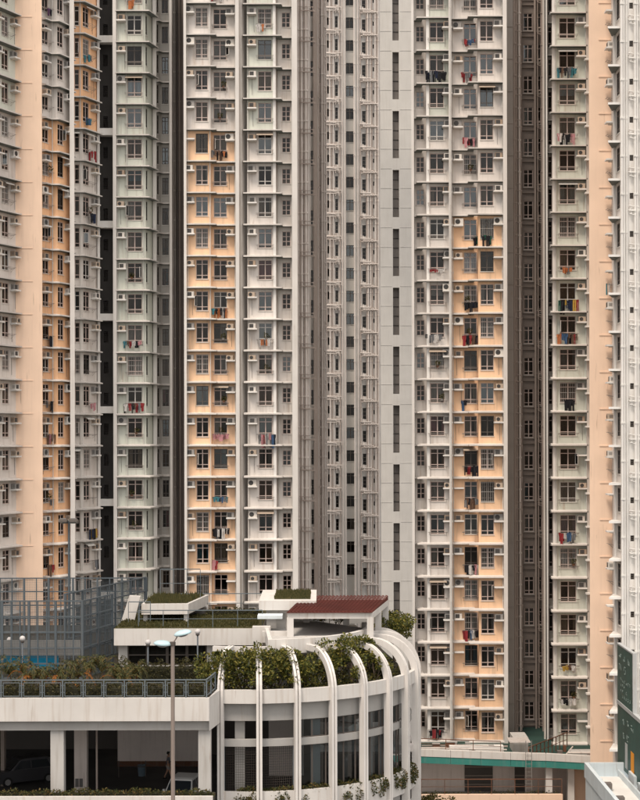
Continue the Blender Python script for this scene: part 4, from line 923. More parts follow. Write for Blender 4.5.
# ---- railings on the deck edge (the railing is bolted to the parapet)
def railing(label, pts, zb, h, step, mat='rail', fill=True, group=None, thick=.035):
    """posts, top rail and framed panels along world points (x, y)"""
    T = thing('railing', label, 'railing', (pts[0][0], pts[0][1], zb), group); B = T.location
    for p, q in zip(pts, pts[1:]):
        p, q = Vector(p), Vector(q); d = q-p; L_ = d.length; d.normalize(); n = max(1, round(L_/step)); rz = math.atan2(d.y, d.x)
        for i in range(n+1):
            c = p+d*(L_*i/n); m = MB(); m.box(-thick, thick, -thick, thick, 0, h, mat); obj('post', m, T, (c.x-B.x, c.y-B.y, 0), rz)
        m = MB(); m.box(0, L_, -thick*1.1, thick*1.1, h+.001, h+.06, mat); obj('top_rail', m, T, (p.x-B.x, p.y-B.y, 0), rz)
        for i in range(n):
            c = p+d*(L_*i/n); s_ = L_/n; m = MB()
            if fill:
                a, b = .1, s_-.1; t = .035
                m.box(a, a+t, -.02, .02, .08, h-.1, mat); m.box(b-t, b, -.02, .02, .08, h-.1, mat); m.box(a+t, b-t, -.02, .02, .08, .08+t, mat); m.box(a+t, b-t, -.02, .02, h-.1-t, h-.1, mat)
                m.box(thick, a, -.012, .012, h*.3, h*.3+.03, mat); m.box(b, s_-thick, -.012, .012, h*.3, h*.3+.03, mat); m.box(thick, a, -.012, .012, h*.7, h*.7+.03, mat); m.box(b, s_-thick, -.012, .012, h*.7, h*.7+.03, mat)
                obj('panel', m, T, (c.x-B.x, c.y-B.y, 0), rz)
            else:
                m.box(thick, s_-thick, -.018, .018, h*.5, h*.5+.035, mat); obj('mid_rail', m, T, (c.x-B.x, c.y-B.y, 0), rz)
    return T
railing('blue-grey panelled railing along the white deck parapet', [(PX(-20, 88.15), 88.15), (XC-.15, 88.15), (xe-.3, ye+.1)], PT+.001, .95, 1.16)
rl = 'thin grey railing round the grass roof of the low deck house'
railing('thin grey railing along the front of the grass roof', [(PX(138, 101.6), 101.6), (PX(262, 101.6), 101.6)], 26.12, 1.05, 1.6, fill=False, thick=.02)
railing('thin grey railing behind the grass roof, below the peach bay', [(PX(178, 110), 110), (PX(272, 110), 110)], 26.12, 1.3, 2.0, fill=False, thick=.02)
railing('thin grey railing standing on the sloped white roof slab', [(PX(160, 108.5), 108.5), (PX(200, 108.5), 108.5)], 27.33, 1.9, 1.0, fill=False, thick=.02)
railing('short thin railing beside the white stair wing', [(PX(128, 104.5), 104.5), (PX(150, 104.5), 104.5)], 26.12, 1.3, .8, fill=False, thick=.02)

# ---- ball-court fence
def court_fence(label, a, b, z0, z1, np_, nsub, rails, net=True, netz=None, nz0=0, group='court fences on the deck'):
    T = thing('court_fence', label, 'fence', (a[0], a[1], z0), group); B = T.location; a, b = Vector(a), Vector(b); d = b-a; L_ = d.length; d.normalize(); rz = math.atan2(d.y, d.x); H = z1-z0
    for i in range(np_+1):
        m = MB(); m.box(-.07, .07, -.07, .07, 0, H, 'fence'); obj('post', m, T, tuple((d*(L_*i/np_)).to_3d()), rz)
    for i in range(np_*nsub+1):
        if i % nsub == 0: continue
        m = MB(); m.box(-.035, .035, -.03, .03, 0, H-.001, 'fence'); obj('upright', m, T, tuple((d*(L_*i/(np_*nsub))).to_3d()), rz)
    for j in range(rails+1):
        m = MB(); z = H*j/rails; m.box(0, L_, -.045, .045, max(0, z-.08), max(.08, z)+.002, 'fence'); obj('rail', m, T, (0, 0, 0), rz)
    if net:
        m = MB(); s_ = .10; n = int(L_/s_); zt = H if netz is None else netz; w_ = .014
        for i in range(n): m.box(i*s_, i*s_+w_, .05, .056, nz0, zt, 'netting')
        for j in range(int(nz0/s_), int(zt/s_)): m.box(0, L_, .057, .063, j*s_, j*s_+w_, 'netting')
        o = obj('netting', m, T, (0, 0, 0), rz)
    return T
FZ0, FZ1 = DECK, 28.06
cf0 = (PX(82, 99.4), 99.4); cf1 = (PX(112, 103.9), 103.9)
court_fence('steel grid fence of the ball court facing the deck palms', (PX(-25, 99.4), 99.4), cf0, FZ0, FZ1, 4, 3, 5, nz0=1.3)
court_fence('steel grid fence on the short return beside the white deck house', cf0, cf1, FZ0, FZ1, 2, 2, 5)
court_fence('steel grid fence at the back of the ball court before the cream wall', (PX(-25, 116), 116), (PX(146, 116), 116), FZ0, FZ1, 7, 2, 5)
court_fence('long steel grid fence along the side of the ball court', (PX(65, 103.3), 103.3), (PX(145, 116), 115.9), FZ0, FZ1+.06, 5, 2, 5)
m = MB(); m.box(0, PX(58, 100.6)-PX(-25, 100.6), 0, .05, .35, 1.3, 'blue')
for i in range(6): m.box(i*1.05, i*1.05+.06, .05, .12, 0, 1.15, 'rail')
tag(obj('court_barrier', m, None, (PX(-25, 100.6), 100.6, DECK)), 'bright blue low barrier board inside the court fence', 'barrier')
m = MB(); m.box(0, PX(80, 100.2)-PX(-25, 100.2), 0, .04, 0, .95, 'concrete_grey'); tag(obj('dado_panel', m, None, (PX(-25, 100.2), 100.2, 24.55)), 'grey mesh windbreak panel fixed inside the court fence', 'panel')

# ---- lamps
def globe_lamp(px, py, Y, z0, label):
    zt = PZ(py, Y); T = thing('globe_lamp', label, 'lamp', (PX(px, Y), Y, z0), 'globe lamps on the deck'); h = zt-z0
    m = MB(); m.tube([(0, 0, 0), (0, 0, h-.2)], .05, 'lamp_metal', 8); obj('pole', m, T)
    m = MB(); m.lathe([(.06, h-.26), (.13, h-.2), (.13, h-.16), (.05, h-.15)], (0, 0, 0), 'framedark', 12); obj('collar', m, T)
    m = MB(); m.lathe([(.18*math.sin(t*math.pi/10)+.001, h-.18*math.cos(t*math.pi/10)) for t in range(11)], (0, 0, 0), 'lamp_globe', 16); obj('globe', m, T, smooth=True)
globe_lamp(147.5, 642, 99, DECK, 'globe lamp beside the twin-headed street lamp, before the deck house window')
globe_lamp(197.2, 631.5, 100.2, DECK, 'tall globe lamp before the right end of the deck house')
globe_lamp(22, 638, 98.6, DECK, 'globe lamp before the ball-court fence and blue barrier')
globe_lamp(9, 639, 112, DECK, 'globe lamp inside the ball court behind the fence')
# twin-headed street lamp
Y = 80.0; T = thing('street_lamp', 'twin-headed street lamp with pale blue heads on a brown pole', 'street lamp', (PX(172.2, Y), Y, 15.5)); h = PZ(644, Y)-15.5
m = MB(); m.tube([(0, 0, 0), (0, 0, .5)], .16, 'lamp_pole', 10); m.tube([(0, 0, .5), (0, 0, h)], .11, 'lamp_pole', 10, r1=.095); obj('pole', m, T)
m = MB(); m.tube([(0, 0, h-.05), (0, 0, h+.12)], .15, 'framedark', 10); obj('pole_cap', m, T)
def head(dx, z, tl):
    m = MB(); m.tube([(0, 0, h+.05), (dx*.28, 0, h+.07+z*.4), (dx*.5, 0, h+z+.05)], .035, 'lamp_pole', 6); obj('arm', m, T)
    hm = MB(); n = 16
    for (r, zz) in [(0, 0)]: pass
    prof = [(0.001, .17), (.14, .165), (.27, .13), (.36, .07), (.40, 0), (.37, -.04), (.001, -.10)]
    hm.lathe(prof, (0, 0, 0), 'lamp_blue', n); hm.v = [(x*1.15, y*.8, zz) for x, y, zz in hm.v]
    o = obj('lamp_head', hm, T, (dx*.82, 0, h+z+.02), smooth=True); o.rotation_euler = (R(8), tl, 0)
    g_ = MB(); g_.lathe([(.001, -.16), (.2, -.13), (.28, -.075)], (0, 0, 0), 'lamp_globe', 12); q = obj('lens', g_, o)
head(-.62, .0, R(4)); head(.62, .52, R(-12))
# floodlight mast
Y = 108.0; zt = PZ(520, Y); T = thing('floodlight_mast', 'twin floodlights on a grey mast above the ball court', 'floodlight', (PX(68.8, Y), Y, DECK)); h = zt-DECK
m = MB(); m.tube([(0, 0, 0), (0, 0, h)], .09, 'fence', 8, r1=.07); obj('mast', m, T)
m = MB(); m.box(-.45, .45, -.04, .04, h-.2, h-.12, 'fence'); obj('cross_arm', m, T)
for s_ in (-1, 1):
    m = MB(); m.prism([(-.29, -.4), (.29, -.4), (.27, .3), (-.27, .3)], -.12, .06, 'framedark', 'pier'); m.prism([(-.2, -.35), (.2, -.35), (.2, .2), (-.2, .2)], .06, .13, 'grille_grey'); o = obj('floodlight', m, T, (s_*.36, -.05, h-.02)); o.rotation_euler = (R(-12), 0, 0)
    q = MB(); q.box(-.25, .25, -.36, .26, -.135, -.121, 'lamp_globe'); obj('lens', q, o)

# ---- planting on the deck
rr0 = random.Random(5)
for i, px in enumerate((-6, 8, 20, 33, 45, 57, 68, 79, 91, 103, 115, 126, 137)):
    palm(px+rr0.uniform(-3, 3), rr0.uniform(92.5, 97), DECK, rr0.uniform(1.35, 1.95), rr0.uniform(1.0, 1.4), 13, 40+i, ('palm with orange old fronds before the blue court barrier' if px < 60 else 'palm before the corner of the court fence' if px < 95 else 'palm before the short return of the court fence' if px < 116 else 'palm beside the clipped hedge of the deck house'), 'palms along the deck')
strip_hedge('hedge', 'low dark hedge behind the deck railing under the palms', [(PX(-20, 91), 91), (PX(206, 91), 91)], DECK, 1.15, 1.6, 'leaf_hedge', 300, .14, 1)
strip_hedge('hedge', 'clipped brown-green hedge before the deck house windows', [(PX(118, 98.5), 98.5), (PX(208, 98.5), 98.5)], DECK, 1.3, 1.9, 'leaf_hedge', 420, .13, 2)
strip_hedge('hedge', 'rough hedge along the parking floor planter', [(PX(-22, 86.9), 86.9), (PX(211, 86.9), 86.9)], 18.5, .55, .8, 'leaf_palm', 230, .12, 3)
for k in range(-1, 6):
    a0, a1 = ang(k)+1.2, ang(k+1)-1.2
    w1 = ['first', 'second', 'third', 'fourth', 'fifth', 'sixth', 'seventh'][k+1]
    strip_hedge('hedge', f'leafy planting behind the round parapet, {w1} bay from the straight deck', arc(RR-.75, a0, a1, 3), DECK, .95, 1.0, 'leaf_dark', 190, .14, 20+k, 'planting in the arches')
    if k >= -1: strip_hedge('hanging_plant', f'plants hanging over the lower planter of the round end, {w1} bay from the straight deck', arc(RR-.3, a0+(.5 if k >= 0 else 5), a1, 3), 17.75, .5, .5, 'leaf_palm', 190, .14, 60+k, 'plants over the lower planter', hang=.75)
def ab(a_, r_, z): return (CX+r_*math.sin(R(a_)), CY-r_*math.cos(R(a_)), z)
def vine(label, a0, a1, r, z, n, seed, sx=.9, sz=.6, mat='leaf_vine', dens=170, size=.18):
    q = random.Random(seed); bl = []
    for i in range(n):
        a_ = a0+(a1-a0)*(i+.5)/n; p = ab(a_, r+q.uniform(-.6, .6), z+q.uniform(-.75, .6)); bl.append((*p, sx*q.uniform(.6, 1.15), .8*q.uniform(.7, 1.2), sz*q.uniform(.6, 1.3)))
    b = ab((a0+a1)/2, RR-1.6, DECK); bush('climbing_shrub', label, 'shrub', bl, b, mat, dens, size, 'shrubs growing through the arches', seed, 5)
vine('straggling shrub over the first arch beside the deck house', -17, -5, RR-1.0, 24.85, 12, 1, .6, .45)
vine('dense shrub between the first and second arches', -7, 4, RR-1.1, 25.0, 14, 2, .55, .5)
vine('dense shrub between the second and third arches', 4, 17, RR-1.3, 25.0, 15, 3, .55, .5)
vine('small shrub under the third and fourth arches', 17, 27, RR-1.3, 24.6, 9, 4, .5, .45)
vine('spreading tree-like shrub in front of the pergola corner', 31, 44, RR-1.9, 25.6, 12, 5, .6, .4)
vine('shrub beyond the fifth arch', 46, 62, RR-2.4, 25.6, 12, 6, .6, .4)
vine('dark climber filling the sixth arch', 50, 63, RR-1.2, 24.4, 10, 7, .5, .6, 'leaf_dark')
vine('dark climber low behind the fourth arch parapet', 28, 40, RR-1.3, 24.0, 8, 8, .5, .4, 'leaf_dark')
for i_, (a_, lb_) in enumerate(((-8.2, 'first'), (4, 'second'), (16.2, 'third'), (40.6, 'fifth'), (52.8, 'sixth'))):
    q = random.Random(90+i_); bl = []
    for j in range(9):
        t_ = q.uniform(.15, 1.0); rr_ = RR-.9+.9*math.cos(t_*1.3)-1.2*t_; p = ab(a_+q.uniform(-3.2, 3.2), rr_+.1, 23.9+2.0*t_+q.uniform(-.2, .2)); bl.append((*p, q.uniform(.15, .34), q.uniform(.15, .3), q.uniform(.15, .45)))
    bush('trailing_vine', f'loose vine trailing over the {lb_} white rib from the straight deck', 'vine', bl, ab(a_, RR-1.0, DECK), 'leaf_vine', 420, q.uniform(.13, .24), 'vines trailing over the ribs', 90+i_, 4)
# tree at the far side of the round roof
def tree(name, label, base, blobs, mat, dens, size, seed, tr=.12):
    rr = random.Random(seed); B = Vector(base); T = thing(name, label, 'tree', B); tk = MB(); top = Vector(blobs[0][:3])-B
    tk.tube([(0, 0, 0), top*.3+Vector((.08, 0, 0)), top*.55], tr, 'bark', 7, r1=tr*.6); obj('trunk', tk, T); lm = MB(); lf = MB()
    for b in blobs:
        c = Vector(b[:3])-B; lm.tube([top*.5, (top*.5).lerp(c, .6)+Vector((0, 0, .1)), c], tr*.45, 'bark', 5, r1=.01); leaves(lf, c, b[3:], int(dens*(b[3]*b[4]+b[4]*b[5]+b[3]*b[5])), size, mat, rr, .3)
    obj('limbs', lm, T); obj('crown', lf, T)
Yt = 107; q = random.Random(3)
tree('roof_tree', 'spreading green tree rising behind the last arches of the round roof', (PX(394, Yt), Yt, DECK), [(PX(395+q.uniform(-13, 11), Yt), Yt+q.uniform(-2, 1.5), q.uniform(24.7, 26.2), q.uniform(.45, .8), .8, q.uniform(.25, .42)) for _ in range(15)], 'leaf_vine', 230, .18, 9)
tree('roof_tree', 'green shrub tree framed inside the pergola', (PX(340, 107), 107, DECK), [(PX(330+q.uniform(-12, 22), 106.5), 106.5+q.uniform(-.8, .5), q.uniform(26.3, 26.8), .8, .6, .35) for _ in range(7)], 'leaf_dark', 230, .17, 12, .08)
# grass tufts on the roof house
gr = MB(); q = random.Random(8)
for _ in range(5200):
    x = PX(q.uniform(120, 258), 104); y = q.uniform(101.4, 110.8); hh = q.uniform(.05, .2); a = q.uniform(0, 6.28); d = Vector((math.cos(a), math.sin(a), 0))*.05
    gr.poly([(x-d.x, y-d.y, 26.12), (x+d.x, y+d.y, 26.12), (x+q.uniform(-.06, .06), y, 26.12+hh)], 'grass')
for _ in range(1300):
    x = PX(q.uniform(274, 310), 103); y = q.uniform(103, 108.6); hh = q.uniform(.05, .2)
    gr.poly([(x-.04, y, 27.8), (x+.04, y, 27.8), (x+q.uniform(-.06, .06), y, 27.8+hh)], 'grass')
for _ in range(1800):
    t_, v_ = q.uniform(.06, .94), q.uniform(.08, .92); xa = PX(141, 104.5)*(1-v_)+PX(152, 110.6)*v_; xb = PX(188, 104.5)*(1-v_)+PX(208.5, 110.6)*v_; x = xa+(xb-xa)*t_; y = 104.5+6.1*v_; hh = q.uniform(.05, .28)*(1 if q.random() < .8 else 1.6)
    gr.poly([(x-.05, y, 27.33), (x+.05, y, 27.33), (x+q.uniform(-.08, .08), y, 27.33+hh)], 'grass')
o = struct('grass', gr, 'stuff')
strip_hedge('hedge', 'low clipped hedge at the back of the grass roof', [(PX(206, 109), 109), (PX(258, 109), 109)], 26.1, .55, .8, 'grass', 110, .13, 14)

# ------------------------------------------------------------------ inside the car park
# person walking along the white wall
def skin_body(name, joints, edges, mat, parent, sub=2):
    me = bpy.data.meshes.new(name); me.from_pydata([j[:3] for j in joints], edges, []); me.materials.append(MAT[mat]); o = bpy.data.objects.new(name, me); link(o); o.parent = parent
    md = o.modifiers.new('skin', 'SKIN'); md.use_smooth_shade = True; sk = me.skin_vertices[0].data
    for i, j in enumerate(joints): r_ = j[3]; sk[i].radius = (r_, j[4] if len(j) > 4 else r_)
    sk[0].use_root = True; s = o.modifiers.new('sub', 'SUBSURF'); s.levels = sub; s.render_levels = sub; return o
Yp = 102.0
T = thing('person', 'person in dark shirt and pale shorts walking along the car park wall', 'person', (PX(167.5, Yp), Yp, FL0), rz=R(12))
J = [(0, 0, .90, .13, .10), (0, 0, 1.10, .125, .09), (.01, 0, 1.32, .15, .095), (.015, 0, 1.44, .055), (.03, 0, 1.53, .075, .085), (.04, 0, 1.63, .085, .09), (.03, 0, 1.70, .05),
     (0, -.08, .84, .085), (.10, -.09, .47, .058), (.22, -.09, .10, .04), (.31, -.09, .04, .035), (0, .08, .84, .085), (-.06, .09, .47, .058), (-.24, .09, .14, .04), (-.17, .09, .05, .035),
     (.01, -.17, 1.36, .05), (-.06, -.20, 1.10, .04), (.04, -.2, .88, .03), (.07, -.2, .80, .03), (.01, .17, 1.36, .05), (.06, .20, 1.10, .04), (.20, .19, .93, .03), (.24, .19, .86, .03)]
E_ = [(0, 1), (1, 2), (2, 3), (3, 4), (4, 5), (5, 6), (0, 7), (7, 8), (8, 9), (9, 10), (0, 11), (11, 12), (12, 13), (13, 14), (2, 15), (15, 16), (16, 17), (17, 18), (2, 19), (19, 20), (20, 21), (21, 22)]
skin_body('body', J, E_, 'skin', T)
J2 = [(0, 0, .86, .155, .12), (0, 0, 1.10, .145, .115), (.01, 0, 1.33, .17, .115), (.015, 0, 1.42, .08), (.01, -.18, 1.37, .075), (-.03, -.2, 1.2, .06), (.01, .18, 1.37, .075), (.035, .2, 1.2, .06)]
skin_body('shirt', J2, [(0, 1), (1, 2), (2, 3), (2, 4), (4, 5), (2, 6), (6, 7)], 'shirt', T)
J3 = [(0, 0, .93, .145, .115), (0, -.08, .82, .105), (.06, -.085, .60, .09), (0, .08, .82, .105), (-.03, .085, .60, .09)]
skin_body('shorts', J3, [(0, 1), (1, 2), (0, 3), (3, 4)], 'shorts', T)
skin_body('hair', [(.015, 0, 1.66, .085, .09), (.025, 0, 1.73, .07), (-.02, 0, 1.62, .06)], [(0, 1), (0, 2)], 'hair', T)
for s_, (fx, fz) in ((-1, (.29, .03)), (1, (-.18, .045))):
    m = MB(); m.prism([(-.13, -.045), (.11, -.05), (.15, 0), (.11, .05), (-.13, .045)], -.03, .05, 'hair'); obj('shoe', m, T, (fx-.02, s_*.09, fz))
# litter bin, chain barrier, wall notice
T = thing('litter_bin', 'blue-grey litter bin standing by the car park wall', 'bin', (PX(141, 103), 103, FL0)); m = MB(); m.lathe([(.001, 0), (.22, 0), (.26, .62), (.28, .64), (.28, .7), (.24, .72), (.001, .73)], (0, 0, 0), 'bin', 14); obj('drum', m, T); m = MB(); m.lathe([(.29, .60), (.29, .66)], (0, 0, 0), 'framedark', 14); obj('rim', m, T)
T = thing('chain_barrier', 'low posts and sagging chain along the car park wall', 'barrier', (PX(118, 102.6), 102.6, FL0)); xs = [PX(p, 102.6)-T.location.x for p in (118, 145, 174, 198)]
for x in xs: m = MB(); m.tube([(0, 0, 0), (0, 0, 1.0)], .04, 'framedark', 6); m.lathe([(.06, .98), (.001, 1.07)], (0, 0, 0), 'framedark', 8); obj('post', m, T, (x, 0, 0))
for a, b in zip(xs, xs[1:]):
    m = MB(); m.tube([(a+(b-a)*i/8, 0, .9-.22*math.sin(math.pi*i/8)) for i in range(9)], .02, 'framedark', 4); obj('chain', m, T)
m = MB(); m.box(-.2, .2, -.02, 0, 0, .28, 'concrete_grey')
for i in range(3): m.box(-.15, .15, -.024, -.021, .06+i*.07, .085+i*.07, 'framedark')
tag(obj('wall_notice', m, None, (PX(160, 105.99), 105.99, 18.9)), 'small grey notice on the car park wall above the walking person', 'notice')
def car(label, loc, rz, paintm, s=1.0, h=1.65):
    T = thing('parked_car', label, 'car', loc, 'cars inside the car park', rz); L_, W_ = 4.3*s, 1.74*s
    prof = [(-L_/2, .35), (-L_/2-.02, .62), (-L_/2+.06, .95), (-.95*s, 1.02), (.0, 1.03), (L_/2-.25, .98), (L_/2-.02, .80), (L_/2, .35), (L_/2-.4, .25), (-L_/2+.4, .25)]
    def ext(m, P, w0, w1, mat):
        n = len(P); mid_ = [max(p[1] for p in P), min(p[1] for p in P)]
        def hw(z): return w0+(w1-w0)*(z-mid_[1])/(mid_[0]-mid_[1])
        for i in range(n):
            a, b = P[i], P[(i+1) % n]; m.quad((a[0], -hw(a[1]), a[1]), (a[0], hw(a[1]), a[1]), (b[0], hw(b[1]), b[1]), (b[0], -hw(b[1]), b[1]), mat)
        m.poly([(x, -hw(z), z) for x, z in P], mat); m.poly([(x, hw(z), z) for x, z in P][::-1], mat)
    m = MB(); ext(m, prof, W_/2, W_/2*.97, paintm); o = obj('body', m, T); bv = o.modifiers.new('bevel', 'BEVEL'); bv.width = .06; bv.segments = 2
    cab = [(-1.15*s, .99), (-.45*s, h-.06), (-.2*s, h), (1.2*s, h), (1.55*s, h-.1), (1.85*s, .98)]
    m = MB(); ext(m, cab, W_/2*.95, W_/2*.74, paintm); o = obj('cabin', m, T); bv = o.modifiers.new('bevel', 'BEVEL'); bv.width = .05; bv.segments = 2
    m = MB(); q = .02
    m.quad((-1.14*s-q, -W_*.42, 1.05), (-1.14*s-q, W_*.42, 1.05), (-.5*s-q, W_*.36, h-.12), (-.5*s-q, -W_*.36, h-.12), 'car_glass'); obj('windscreen', m, T)
    m = MB(); m.quad((1.84*s+q, -W_*.4, 1.05), (1.62*s+q, -W_*.35, h-.16), (1.62*s+q, W_*.35, h-.16), (1.84*s+q, W_*.4, 1.05), 'car_glass'); obj('rear_window', m, T)
    for sd_ in (-1, 1):
        for x0, x1, t0, t1 in ((-.92*s, .18*s, -.42*s, .18*s), (.26*s, 1.5*s, .26*s, 1.3*s)):
            m = MB(); yb_, yt = sd_*(W_*.475+.012), sd_*(W_*.385+.02); P = [(x0, yb_, 1.06), (x1, yb_, 1.06), (t1, yt, h-.13), (t0, yt, h-.13)]; m.poly(P if sd_ < 0 else P[::-1], 'car_glass'); obj('side_window', m, T)
        m = MB(); m.box(-.85*s, -.7*s, sd_*W_*.5, sd_*(W_*.5+.16), 1.0, 1.13, paintm); obj('mirror', m, T)
        for x in (-L_*.31, L_*.31):
            m = MB(); m.tube([(x, sd_*(W_/2-.2), .32), (x, sd_*(W_/2+.01), .32)], .32, 'tyre', 16); o = obj('wheel', m, T); m = MB(); m.tube([(x, sd_*(W_/2), .32), (x, sd_*(W_/2+.025), .32)], .19, 'chrome', 10); obj('rim', m, o)
        m = MB(); m.box(-L_/2-.03, -L_/2+.05, sd_*W_*.40-.16, sd_*W_*.40+.12, .66, .84, 'lamp_globe'); obj('headlight', m, T)
        m = MB(); m.box(L_/2-.06, L_/2+.02, sd_*W_*.40-.12, sd_*W_*.40+.1, .66, .88, 'lamp_red'); obj('tail_light', m, T)
    m = MB(); m.box(-L_/2-.035, -L_/2+.01, -.26, .26, .42, .54, 'lamp_globe'); obj('number_plate', m, T)
car('white car under the deck beside the car park corner column', (PX(181, 93.5), 94.5, FL0), R(80), 'car_white', 1, 1.72)
car('dark car parked deep in the shade of the car park', (PX(20, 100), 101, FL0), R(30), 'car_dark')
car('white car parked on the ramp inside the round end', (PX(350, 100.5), 100.5, 19.305), R(62), 'car_white', .72, 1.22)

# ------------------------------------------------------------------ green-edged podium at the right
TG = thing('podium', 'low podium with white coping, teal fascia and green roof deck', 'building', (14, 126, 6)); OG = TG.location
def gpart(name, fn):
    m = MB(); fn(m); m.v = [(v[0]-OG.x, v[1]-OG.y, v[2]-OG.z) for v in m.v]; return obj(name, m, TG)
def Yl(px): return 124.2+(121.4-124.2)*(px-420)/180
EDGE = [(p, Yl(p)) for p in (380, 420, 450, 480, 510, 527)]+[(545, 122.4), (600, 121.2), (625, 121.2), (660, 121.2)]
EP = [(PX(p, Y), Y) for p, Y in EDGE]
gpart('deck', lambda m: m.prism([(x, y+.1) for x, y in EP]+[(EP[-1][0], 140), (EP[0][0], 140)], 12.9, 13.2, 'concrete_grey', 'deckgreen'))
for (a, b) in zip(EP, EP[1:]):
    d = (Vector(b)-Vector(a)).normalized(); n_ = Vector((d.y, -d.x)); q = lambda p, r_: (p[0]+n_.x*r_, p[1]+n_.y*r_)
    L_ = (Vector(b)-Vector(a)).length; g_ = d*.012
    a2, b2 = (a[0]+g_.x, a[1]+g_.y), (b[0]-g_.x, b[1]-g_.y)
    gpart('coping', lambda m: m.prism([q(a2, .06), q(b2, .06), q(b2, -.28), q(a2, -.28)], 13.43, 13.97, 'parapet'))
    gpart('fascia', lambda m: m.prism([q(a2, .02), q(b2, .02), q(b2, -.2), q(a2, -.2)], 12.9, 13.428, 'teal'))
gpart('lower_wall', lambda m: m.prism([(EP[0][0], 127), (EP[-1][0], 127), (EP[-1][0], 127.3), (EP[0][0], 127.3)], 6, 12.9, 'interior_white'))
for a, b in ((464, 492), (514, 524)):
    gpart('doorway', lambda m: (m.box(PX(a, 126.9), PX(b, 126.9), 126.9, 127.0, 8.5, 12.7, 'dark'), [m.box(PX(a, 126.9), PX(b, 126.9), 126.85, 126.899, 8.5+i*.7, 8.6+i*.7, 'brown') for i in range(6)]))
for p in (548, 570): gpart('column', lambda m: m.box(PX(p, 123)-.25, PX(p, 123)+.25, 122.8, 123.3, 6, 12.9, 'pier'))
gpart('lower_wall', lambda m: m.box(PX(574, 124), PX(660, 124), 124, 124.3, 6, 12.74, 'cream'))
gpart('terrace_parapet', lambda m: m.box(PX(395, 121), PX(562, 121), 121, 121.3, 6, 11.15, 'cream'))
gpart('terrace_floor', lambda m: m.box(PX(395, 121), PX(562, 121), 121.3, 127, 9.8, 10.1, 'concrete_grey'))
# clutter on the deck: pipes, plinths, small plant housings
gpart('plinth', lambda m: m.box(PX(449, 126.5), PX(503, 126.5), 126.5, 127.3, 13.2, 13.75, 'bright'))
gpart('trench', lambda m: m.box(PX(446, 125.5), PX(503, 125.5), 125.4, 126.1, 13.2, 13.45, 'rust'))
gpart('plinth', lambda m: m.box(PX(512, 127), PX(527, 127), 126.6, 129, 13.2, 14.4, 'concrete'))
gpart('grating', lambda m: [m.box(PX(508, 125), PX(529, 125), 124.4+i*.25, 124.5+i*.25, 14.42, 14.5, 'pipe') for i in range(8)])
for z, y in ((13.5, 124.9), (13.9, 125.1)): gpart('deck_pipe', lambda m: m.tube([(PX(420, y), y, z), (PX(505, y), y-.8, z)], .06, 'pipe', 6))
gpart('deck_pipe', lambda m: m.tube([(PX(567, 124), 124, 13.7), (PX(599, 124), 124, 13.7)], .09, 'pipe', 6)); gpart('deck_pipe', lambda m: m.tube([(PX(560, 124.3), 123.4, 13.35), (PX(572, 127), 127, 13.6)], .06, 'pipe', 6))
gpart('plinth', lambda m: m.box(PX(570, 125), PX(602, 125), 124.6, 126, 13.2, 13.6, 'concrete')); gpart('trench', lambda m: m.box(PX(590, 122.6), PX(612, 122.6), 122.2, 124.2, 13.2, 13.55, 'rust'))
railing('rusty pipe railing along the podium coping below the peach bay', [(PX(418, 124.5), 124.5), (PX(500, 123.2), 123.2)], 13.975, .75, 2.2, 'rust', False, 'rusty rails on the podium', .025)
railing('dark pipe railing running back over the green deck beside the mint bay', [(PX(528, 123), 123), (PX(563, 131), 129.2)], 13.2, 1.1, .75, 'rust', False, 'rusty rails on the podium', .03)
railing('rusty pipe railing on the lower terrace above the cream parapet', [(PX(397, 121.15), 121.15), (PX(561, 121.15), 121.15)], 11.15, 1.1, 1.7, 'rust', False, 'rusty rails on the podium', .025)
strip_hedge('hedge', 'thin strip of plants on the cream terrace parapet', [(PX(400, 120.9), 121.5), (PX(560, 120.9), 121.5)], 10.9, .4, .5, 'leaf_dark', 40, .13, 31)
q = random.Random(77)
for i in range(9):
    px_ = q.uniform(424, 505); y_ = q.uniform(125.2, 129.5); w_ = q.uniform(.25, .7); h_ = q.uniform(.2, .6)
    gpart('vent_box', lambda m: (m.box(PX(px_, y_), PX(px_, y_)+w_, y_, y_+.5, 13.2, 13.2+h_, q.choice(('concrete', 'pipe_dark', 'rust', 'roofblue'))), m.box(PX(px_, y_)-.03, PX(px_, y_)+w_+.03, y_-.03, y_+.53, 13.2+h_+.001, 13.24+h_, 'concrete_grey')))
for i in range(7):
    px_ = q.uniform(556, 606); y_ = q.uniform(122.4, 128); w_ = q.uniform(.2, .8)
    gpart('vent_box', lambda m: m.box(PX(px_, y_), PX(px_, y_)+w_, y_, y_+.4, 13.2, 13.2+q.uniform(.15, .5), q.choice(('rust', 'pipe_dark', 'concrete'))))
for z, ya, yb in ((13.32, 126.4, 126.2), (13.4, 127.9, 128.1), (13.3, 129.2, 129)): gpart('deck_pipe', lambda m: m.tube([(PX(421, ya), ya, z), (PX(507, yb), yb, z)], .05, 'brownpipe', 5))
# vertical ladder
T = thing('cat_ladder', 'grey steel ladder fixed to the podium edge below the recess', 'ladder', (PX(528, 121.7), 121.7, 9.8))
for s_ in (-.22, .22): m = MB(); m.box(s_-.025, s_+.025, -.03, .03, 0, 5.3, 'metal'); obj('stile', m, T)
for i in range(17): m = MB(); m.box(-.195, .195, -.015, .015, .2+i*.3, .23+i*.3, 'metal'); obj('rung', m, T)
Yt = 116; q = random.Random(14)
tree('street_tree', 'small leafy tree rising in front of the cream terrace parapet', (PX(436, Yt), Yt, 6), [(PX(436+q.uniform(-13, 12), Yt), Yt+q.uniform(-.8, .8), q.uniform(10.6, 12.4), q.uniform(.35, .6), .5, q.uniform(.25, .45)) for _ in range(12)], 'leaf_dark', 150, .2, 15, .1)

